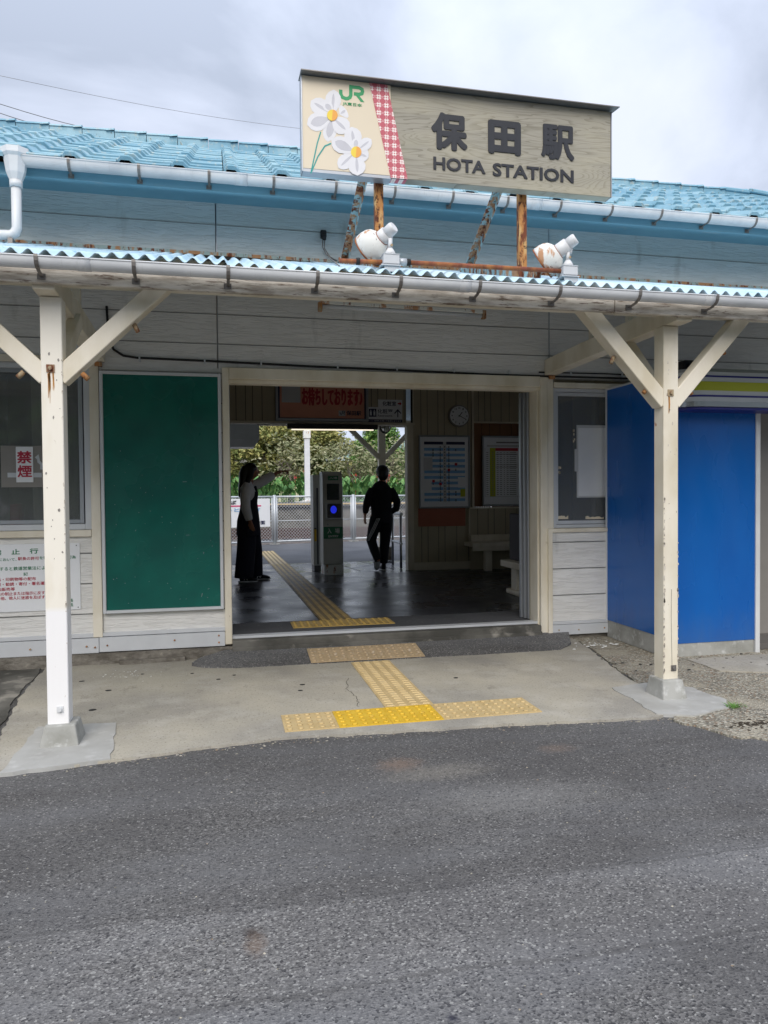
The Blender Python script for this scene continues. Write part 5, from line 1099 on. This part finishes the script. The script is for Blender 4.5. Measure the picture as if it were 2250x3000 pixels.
# canna plants
def canna(seed):
    rg = random.Random(seed); lv, fl_ = MB(), MB()
    for i in range(9):
        a = rg.random()*6.28; h = .55+.6*rg.random(); ln = .45+.25*rg.random(); wd = .07+.05*rg.random(); b = Vector((rg.gauss(0, .12), rg.gauss(0, .12), h-.35)); d = Vector((math.cos(a)*.55, math.sin(a)*.55, .85)).normalized(); sd_ = d.cross(Vector((0, 0, 1))).normalized()
        cpt = [b, b+d*ln*.35+Vector((0, 0, .0)), b+d*ln*.7-Vector((0, 0, .03)), b+d*ln-Vector((0, 0, .12))]; ws = [.015, wd, wd*.8, .005]
        for q in range(3): lv.add([cpt[q]-sd_*ws[q], cpt[q]+sd_*ws[q], cpt[q+1]+sd_*ws[q+1], cpt[q+1]-sd_*ws[q+1]], [(0, 1, 2, 3)], True)
        lv.tube([Vector((b.x*.5, b.y*.5, 0)), b], .012, 5, caps=False)
    if seed % 2:
        for i in range(6): c = Vector((rg.gauss(0, .07), rg.gauss(0, .07), 1.15+.18*rg.random())); q = Vector((rg.gauss(0, 1), rg.gauss(0, 1), rg.gauss(0, 1))).normalized()*.06; r2 = q.cross(Vector((rg.random(), 1, 0))).normalized()*.035; fl_.add([c-q, c+r2, c+q, c-r2], [(0, 1, 2, 3)])
        fl_.tube([(0, 0, .3), (0, 0, 1.15)], .008, 5, caps=False)
    return lv, fl_
pr_ = []
for sd2 in (1, 2, 3, 4):
    T = thing('canna_plant', 'x', 'plant', (0, 0, 0), 'canna plants across the tracks'); lv, fl_ = canna(sd2); ch = [lv.build('leaves', 'leaf_canna', T)]
    if sd2 == 1: ch.append(fl_.build('flowers', 'canna_red', T))
    pr_.append((T, ch))
used = set(); rg = random.Random(4)
for i in range(72):
    pi = rg.randrange(4); T, ch = pr_[pi]
    if pi in used:
        T2 = T.copy(); C.objects.link(T2)
        for c_ in ch: c2 = c_.copy(); c2.parent = T2; C.objects.link(c2)
        T = T2
    used.add(pi)
    row = i % 3; T.location = (-1.5+13*(i/72)+rg.gauss(0, .06), 28.3+row*.7+rg.random()*.4, 1.0-.02); T.rotation_euler = (0, 0, rg.random()*6.28); s_ = .85+.35*rg.random(); T.scale = (s_, s_, s_)
    T['label'] = 'leafy canna plant with red flowers growing across the tracks' if pi == 0 else 'leafy green canna plant without flowers growing across the tracks'
    T['group'] = 'red flowering canna plants' if pi == 0 else 'green canna plants'
T = thing('house', 'cream house with dark red roof behind the trees at the left', 'house', (3, 50, 0))
MB().box(-1.0, 6.0, 48, 54, 0, 6.3).build('wall', 'house_wall', T); MB().add([(-1.4, 47.6, 6.25), (6.4, 47.6, 6.25), (6.4, 54.4, 6.25), (-1.4, 54.4, 6.25), (1, 51, 7.9), (4, 51, 7.9)], [(0, 1, 5, 4), (1, 2, 5), (2, 3, 4, 5), (3, 0, 4), (0, 3, 2, 1)]).build('roof', 'house_roof', T)
for x in (.2, 2.4, 4.4): f_ = MB().box(x, x+1.1, 47.95, 48.05, 3.6, 4.9).build('window', 'grey_metal', T)
T = thing('shed', 'small pale grey building glimpsed behind the thin trees', 'building', (7.2, 48, 0)); MB().box(6.3, 8.3, 47, 50, 0, 4.2).build('wall', 'bldg', T); MB().box(6.1, 8.5, 46.8, 50.2, 4.2, 4.4).build('roof', 'alu', T)
mb = MB(); vs = []; xs_ = [-200+i*10 for i in range(61)]
for i, x in enumerate(xs_): vs += [(x, 300, -1), (x, 330, 20+6*math.sin(x*.021)+3*math.sin(x*.07+1)), (x, 420, -1)]
mb.add(vs, [(3*i+q, 3*i+3+q, 3*i+4+q, 3*i+1+q) for i in range(60) for q in (0, 1)], True); struct('hills', mb, 'hill')
# overhead lines
W1, W2, W3 = ((-4.438, 10, 8.86), (2.54, 13, 9.92)), ((-4.156, 9, 7.90), (-1.5, 12.3, 9.06)), ((-4.158, 9, 7.76), (-2.6, 12, 8.93))
for i, ((a, b), lb) in enumerate(((W1, 'thin overhead wire crossing the sky above the roof, the highest one'), (W2, 'middle overhead wire above the left end of the ridge'), (W3, 'lowest overhead wire just above the left end of the ridge'))):
    pts = [Vector(a).lerp(Vector(b), t/10)-Vector((0, 0, .12*math.sin(PI*t/10))) for t in range(11)]; tag(MB().tube(pts, .0035 if i == 0 else .006, 5).build('overhead_wire', 'grey_metal'), lb, 'wire', 'overhead wires')

# ------------------------------------------------------------------ unseen street opposite (added to block low sky; mirrored in glass and panels)
for i, (x, w_, h, cm, lb) in enumerate(((-19, 12, 5.6, 'house_wall', 'unseen cream two storey house added across the forecourt to block sky, leftmost'), (-4, 11, 6.6, 'islewall', 'unseen grey house added across the forecourt to block sky, in the middle'), (9, 12, 5.8, 'bldg', 'unseen pale house added across the forecourt to block sky, right of the middle'), (24, 12, 6.4, 'islewall', 'unseen grey house added across the forecourt to block sky, rightmost'))):
    T = thing('house', lb, 'house', (x, -30, 0)); MB().box(x-w_/2, x+w_/2, -36, -27, -.02, h).build('wall', cm, T)
    MB().add([(x-w_/2-.5, -36.5, h), (x+w_/2+.5, -36.5, h), (x+w_/2+.5, -26.5, h), (x-w_/2-.5, -26.5, h), (x-w_/2+2, -31.5, h+2.2), (x+w_/2-2, -31.5, h+2.2)], [(0, 1, 5, 4), (1, 2, 5), (2, 3, 4, 5), (3, 0, 4), (0, 3, 2, 1)]).build('roof', 'dark', T)
    for q in range(3): xx = x-w_/2+1.5+q*3.4; MB().box(xx, xx+1.6, -27.05, -26.95, 1, 2.4).box(xx, xx+1.6, -27.05, -26.95, 3.6, 4.8).build('window', 'dark', T)
mb = MB(); rg = random.Random(31); leaf_cloud(mb, [(-40+i*2.6+rg.random(), -24+rg.random()*2, 1.5+rg.random()*2.4, 1.8, 1.8+rg.random()*1.6) for i in range(32)], 9000, .5, 33)  # unseen tree mass, added to block low sky behind the camera
tag(mb.build('sky_block_trees', 'leaf_green'), 'unseen dark mass of garden trees added across the forecourt to block sky', 'trees', kind='stuff')

# ------------------------------------------------------------------ people
def body_obj(name, mb, mat, parent, vox=.008, smooth=6):
    o = mb.build(name, mat, parent, smooth=True)
    rm = o.modifiers.new('remesh', 'REMESH'); rm.mode = 'VOXEL'; rm.voxel_size = vox; rm.use_smooth_shade = True
    sm = o.modifiers.new('smooth', 'SMOOTH'); sm.factor = .5; sm.iterations = smooth; return o
def hand(mb, wrist, d, palm_n, fingers, scale=1.):
    """palm and five tapering bent fingers; d = direction of the hand, palm_n = palm normal, fingers = curl per finger"""
    w_ = Vector(wrist); d = Vector(d).normalized(); nrm = Vector(palm_n); nrm = (nrm-d*nrm.dot(d)).normalized(); s_ = d.cross(nrm)
    mb.tube([w_-d*.02, w_+d*.02, w_+d*.05*scale, w_+d*.085*scale], [(.016, .022), (.013, .030), (.013, .037), (.011, .036)], 10, side=nrm)
    for i, (off, ln) in enumerate(((-.029, .062), (-.010, .070), (.010, .066), (.028, .052))):
        cu = fingers[i]; p = w_+d*.082*scale+s_*off; pts = [p-d*.012]; dd = d.copy()
        for q in range(3):
            t = cu*(.5+.5*q); dd = (d*math.cos(t)+nrm*math.sin(t)).normalized(); pts.append(pts[-1]+dd*ln*(.48, .30, .26)[q])
        mb.tube(pts, [.0090, .0085, .0078, .0060], 8)
    p = w_+d*.025-s_*.026; td = (d*.75-s_*.62+nrm*.35).normalized(); mb.tube([p, p+td*.035, p+td*.055+d*.012, p+td*.06+d*.035], [.012, .0105, .009, .007], 8)
# woman, seen from her right side, facing +x and pointing
WX, WY, WZ = .02, 5.62, .14
Pn = thing('person', 'woman with long black hair in white blouse and dark jumpsuit pointing towards the platform', 'person', (WX, WY, WZ))
def w3(x, y, z_): return (WX+x, WY+y, WZ+z_)
bd = MB()
bd.tube([w3(-.02, 0, .78), w3(-.01, 0, .92), w3(.0, 0, 1.05), w3(-.01, 0, 1.18), w3(-.02, 0, 1.27), w3(-.005, 0, 1.33)], [(.09, .15), (.095, .15), (.078, .118), (.088, .14), (.078, .155), (.045, .07)], 16, side=(1, 0, 0))
bd.tube([w3(0, 0, 1.28), w3(.02, 0, 1.36), w3(.035, 0, 1.42)], [.05, .044, .046], 12)
bd.ball(w3(.04, 0, 1.475), (.088, .072, .105), 16); bd.tube([w3(.07, 0, 1.45), w3(.085, 0, 1.41), w3(.095, 0, 1.395)], [(.05, .05), (.035, .04), (.02, .026)], 10)
bd.tube([w3(.125, 0, 1.49), w3(.142, 0, 1.462), w3(.125, 0, 1.452)], [.009, .013, .010], 8); bd.tube([w3(.118, -.018, 1.425), w3(.126, 0, 1.427), w3(.118, .018, 1.425)], [.007, .009, .007], 8)
for sy in (-1, 1): bd.ball(w3(.035, sy*.074, 1.465), (.018, .008, .028), 8)
for (pts, rs) in (([w3(-.03, -.14, 1.27), w3(-.05, -.20, 1.08), w3(-.035, -.20, 1.00), w3(.01, -.185, .80)], [.048, .042, .038, .022]), ([w3(-.0, .13, 1.28), w3(.12, .19, 1.30), w3(.24, .24, 1.39), w3(.45, .30, 1.485)], [.048, .042, .036, .022])): bd.tube(pts, rs, 12)
hand(bd, w3(.01, -.185, .80), (.22, 0, -1), (.3, 1, 0), (.35, .45, .5, .55)); hand(bd, w3(.45, .30, 1.485), (1, .2, .12), (.1, 0, -1), (.02, 1.25, 1.35, 1.4))
for (a, b, c, d_) in ((w3(-.02, -.08, .85), w3(.0, -.09, .48), w3(-.05, -.11, .08), 1), (w3(0, .08, .85), w3(.08, .09, .48), w3(.14, .12, .08), 1)): bd.tube([a, b, c], [.085, .055, .036], 12)
for (cx2, cy2) in ((-.05, -.11), (.14, .12)): bd.tube([w3(cx2-.05, cy2, .04), w3(cx2+.01, cy2, .045), w3(cx2+.06, cy2, .035)], [(.018, .022), (.02, .026), (.012, .02)], 10, side=(0, 0, 1))
body_obj('body', bd, 'skin', Pn, .0065, 3)
ey = MB()
for sy in (-1, 1): ey.ball(w3(.110, sy*.028, 1.483), (.008, .011, .007), 8)
ey.build('eyes', 'black', Pn)
hr = MB(); hr.ball(w3(.022, 0, 1.497), (.098, .085, .098), 16); hr.tube([w3(-.02, 0, 1.53), w3(-.055, 0, 1.44), w3(-.08, 0, 1.33), w3(-.11, 0, 1.22), w3(-.125, 0, 1.13)], [(.07, .085), (.075, .095), (.055, .105), (.035, .09), (.010, .05)], 14, side=(1, 0, 0))
hr.tube([w3(.03, -.07, 1.53), w3(.02, -.085, 1.42), w3(-.03, -.10, 1.28)], [(.05, .02), (.045, .02), (.02, .012)], 10, side=(1, 0, 0)); hr.tube([w3(.03, .07, 1.53), w3(.02, .085, 1.42), w3(-.03, .10, 1.28)], [(.05, .02), (.045, .02), (.02, .012)], 10, side=(1, 0, 0))
body_obj('hair', hr, 'hair', Pn, .009, 4)
bl_ = MB(); bl_.tube([w3(.0, 0, .99), w3(-.005, 0, 1.06), w3(-.015, 0, 1.18), w3(-.03, 0, 1.26), w3(-.015, 0, 1.325), w3(.01, 0, 1.355)], [(.095, .135), (.100, .14), (.113, .165), (.100, .178), (.070, .11), (.048, .055)], 16, side=(1, 0, 0))
bl_.tube([w3(-.03, -.14, 1.27), w3(-.055, -.20, 1.12), w3(-.05, -.205, 1.00), w3(-.02, -.20, .88), w3(-.005, -.192, .83)], [.068, .068, .064, .056, .048], 14); bl_.tube([w3(.0, .13, 1.27), w3(.12, .19, 1.31), w3(.22, .235, 1.365), w3(.31, .265, 1.415), w3(.345, .28, 1.432)], [.068, .070, .070, .062, .054], 14)
body_obj('blouse', bl_, 'blouse', Pn, .009, 4)
js = MB(); js.tube([w3(.01, .0, 1.21), w3(.0, 0, 1.06), w3(.0, 0, .95), w3(-.01, 0, .82), w3(-.01, 0, .62)], [(.118, .11), (.112, .150), (.125, .165), (.150, .180), (.165, .190)], 18, side=(1, 0, 0))
js.tube([w3(.085, .04, 1.28), w3(.10, .03, 1.20)], [(.02, .05), (.02, .06)], 8, side=(1, 0, 0))
js.tube([w3(-.03, -.07, .70), w3(-.05, -.10, .40), w3(-.085, -.12, .055)], [(.125, .10), (.125, .105), (.125, .11)], 14, side=(1, 0, 0)); js.tube([w3(.03, .07, .70), w3(.07, .09, .40), w3(.085, .12, .07)], [(.115, .10), (.105, .105), (.095, .11)], 14, side=(1, 0, 0))
body_obj('jumpsuit', js, 'navy_cloth', Pn, .010, 4)
def shoe(cx2, cy2, yawd, parent, wf_, mark=True, pitchd=0, lift=0):
    M_ = Matrix.Rotation(R(yawd), 3, 'Z') @ Matrix.Rotation(R(pitchd), 3, 'Y')
    def t(x, y, z_): v = M_ @ Vector((x, y, z_)); return (cx2+v.x, cy2+v.y, lift+v.z)
    mb = MB(); mb.tube([t(-.085, 0, .05), t(-.05, 0, .055), t(0, 0, .055), t(.06, 0, .045), t(.12, 0, .035), t(.15, 0, .028)], [(.035, .028), (.042, .036), (.040, .038), (.030, .042), (.022, .040), (.008, .024)], 12, side=t(0, 0, 1) and (M_ @ Vector((0, 0, 1)))); mb.tube([t(-.045, 0, .06), t(-.05, 0, .11)], [.036, .034], 12); o = mb.build('shoe', 'shoe', parent)
    s2 = MB(); s2.tube([t(-.10, 0, .014), t(-.06, 0, .014), t(.0, 0, .012), t(.08, 0, .012), t(.14, 0, .014), t(.158, 0, .018)], [(.013, .028), (.014, .038), (.012, .038), (.012, .044), (.012, .036), (.006, .016)], 12, side=(M_ @ Vector((0, 0, 1)))); s2.build('sole', 'sole', o)
    if mark:
        l_ = MB(); ps = [(-.03, .035), (-.015, .075), (.012, .038), (.028, .078)]
        for a, b in zip(ps, ps[1:]): l_.beam(t(a[0], -.041, a[1]), t(b[0], -.041, b[1]), .006, .011)
        l_.build('side_mark', 'sole', o)
shoe(WX-.055, WY-.115, 4, Pn, 1, lift=WZ-.0); shoe(WX+.125, WY+.13, 6, Pn, 1, lift=WZ)
# man walking away
MX, MY, MZ = 2.01, 6.42, .14
Pm = thing('person', 'short haired man in dark tracksuit with three white stripes walking away through the gate', 'person', (MX, MY, MZ))
def m3(x, y, z_): return (MX+x, MY+y, MZ+z_)
bd = MB()
bd.tube([m3(0, 0, .80), m3(0, .01, .90), m3(0, .02, 1.0), m3(0, .02, 1.12), m3(0, .01, 1.24), m3(.0, .01, 1.31)], [(.15, .10), (.155, .105), (.135, .09), (.14, .09), (.145, .075), (.06, .05)], 16, side=(1, 0, 0)); bd.tube([m3(.015, .0, 1.27), m3(.02, .015, 1.36), m3(.02, .02, 1.42)], [.058, .052, .05], 12)
bd.ball(m3(.022, .03, 1.478), (.084, .098, .112), 16); bd.tube([m3(.022, .06, 1.45), m3(.022, .09, 1.405)], [(.05, .045), (.03, .025)], 10); bd.tube([m3(.022, .118, 1.50), m3(.022, .138, 1.470), m3(.022, .12, 1.46)], [.009, .013, .01], 8)
for sx2 in (-1, 1): bd.ball(m3(.022+sx2*.087, .02, 1.468), (.010, .018, .030), 8)
bd.tube([m3(-.14, 0, 1.22), m3(-.218, -.015, 1.05), m3(-.235, .03, .95), m3(-.245, .05, .84)], [.036, .034, .032, .024], 12); bd.tube([m3(.14, 0, 1.22), m3(.225, -.03, 1.03), m3(.24, .03, .95), m3(.15, .14, .88)], [.036, .034, .032, .024], 12)
hand(bd, m3(-.245, .045, .84), (-.05, .1, -1), (1, .2, 0), (.35, .45, .5, .55)); hand(bd, m3(.15, .14, .88), (-.5, .7, -.2), (0, .2, -1), (.4, .5, .55, .6))
LL = ((-.08, .0, .84), (-.145, .08, .46), (-.07, -.10, .16)); RLg = ((.07, .01, .84), (.065, .07, .45), (.03, .03, .09))
bd.tube([m3(*q) for q in LL], [.085, .055, .026], 12); bd.tube([m3(*q) for q in RLg], [.085, .055, .028], 12)
body_obj('body', bd, 'skin', Pm, .0065, 3)
ey = MB()
for sx2 in (-1, 1): ey.ball(m3(.022+sx2*.028, .112, 1.493), (.011, .008, .007), 8)
ey.build('eyes', 'black', Pm)
hr = MB(); hr.ball(m3(.022, .016, 1.502), (.101, .112, .100), 16); hr.ball(m3(.022, -.022, 1.452), (.088, .072, .095), 14); body_obj('hair', hr, 'hair', Pm, .009, 2)
jk = MB(); jk.tube([m3(0, .0, .80), m3(0, .01, .90), m3(0, .01, 1.02), m3(0, .01, 1.14), m3(0, .0, 1.23), m3(.005, .0, 1.30), m3(.015, .005, 1.345)], [(.155, .11), (.160, .115), (.160, .114), (.180, .115), (.172, .105), (.120, .085), (.066, .062)], 18, side=(1, 0, 0))
jk.tube([m3(-.14, 0, 1.235), m3(-.195, -.02, 1.14), m3(-.225, -.02, 1.04), m3(-.235, .02, .95), m3(-.24, .04, .875)], [.058, .060, .057, .052, .042], 14); jk.tube([m3(.14, 0, 1.235), m3(.195, -.02, 1.14), m3(.235, -.03, 1.03), m3(.235, .03, .94), m3(.17, .12, .885)], [.058, .060, .060, .054, .042], 14)
body_obj('jacket', jk, 'black_cloth', Pm, .009, 4)
tr = MB(); tr.tube([m3(0, .0, .90), m3(0, .0, .80), m3(.0, .0, .72)], [(.155, .11), (.17, .118), (.16, .11)], 16, side=(1, 0, 0))
tr.tube([m3(-.075, .0, .80), m3(-.115, .05, .62), m3(-.145, .08, .46), m3(-.115, .0, .31), m3(-.074, -.085, .165)], [.105, .092, .078, .068, .056], 14); tr.tube([m3(.07, .01, .80), m3(.075, .04, .62), m3(.065, .07, .45), m3(.045, .05, .28), m3(.03, .035, .11)], [.105, .094, .082, .074, .062], 14)
body_obj('trousers', tr, 'black_cloth', Pm, .009, 4)
mb = MB()
for q in range(3):
    o_ = .022*q; pts = [m3(-.095+o_, -.118, .80), m3(-.135+o_, -.085, .70), m3(-.175+o_, -.048, .60), m3(-.205+o_*.8, -.012, .52), m3(-.213+o_*.5, .02, .46)]; mb.tube(pts, .0042, 6)
mb.build('trouser_stripes', 'signwhite', Pm)
shoe(MX+.03, MY+.055, 88, Pm, 1, False, lift=MZ); shoe(MX-.075, MY-.055, 92, Pm, 1, False, pitchd=62, lift=MZ+.145)
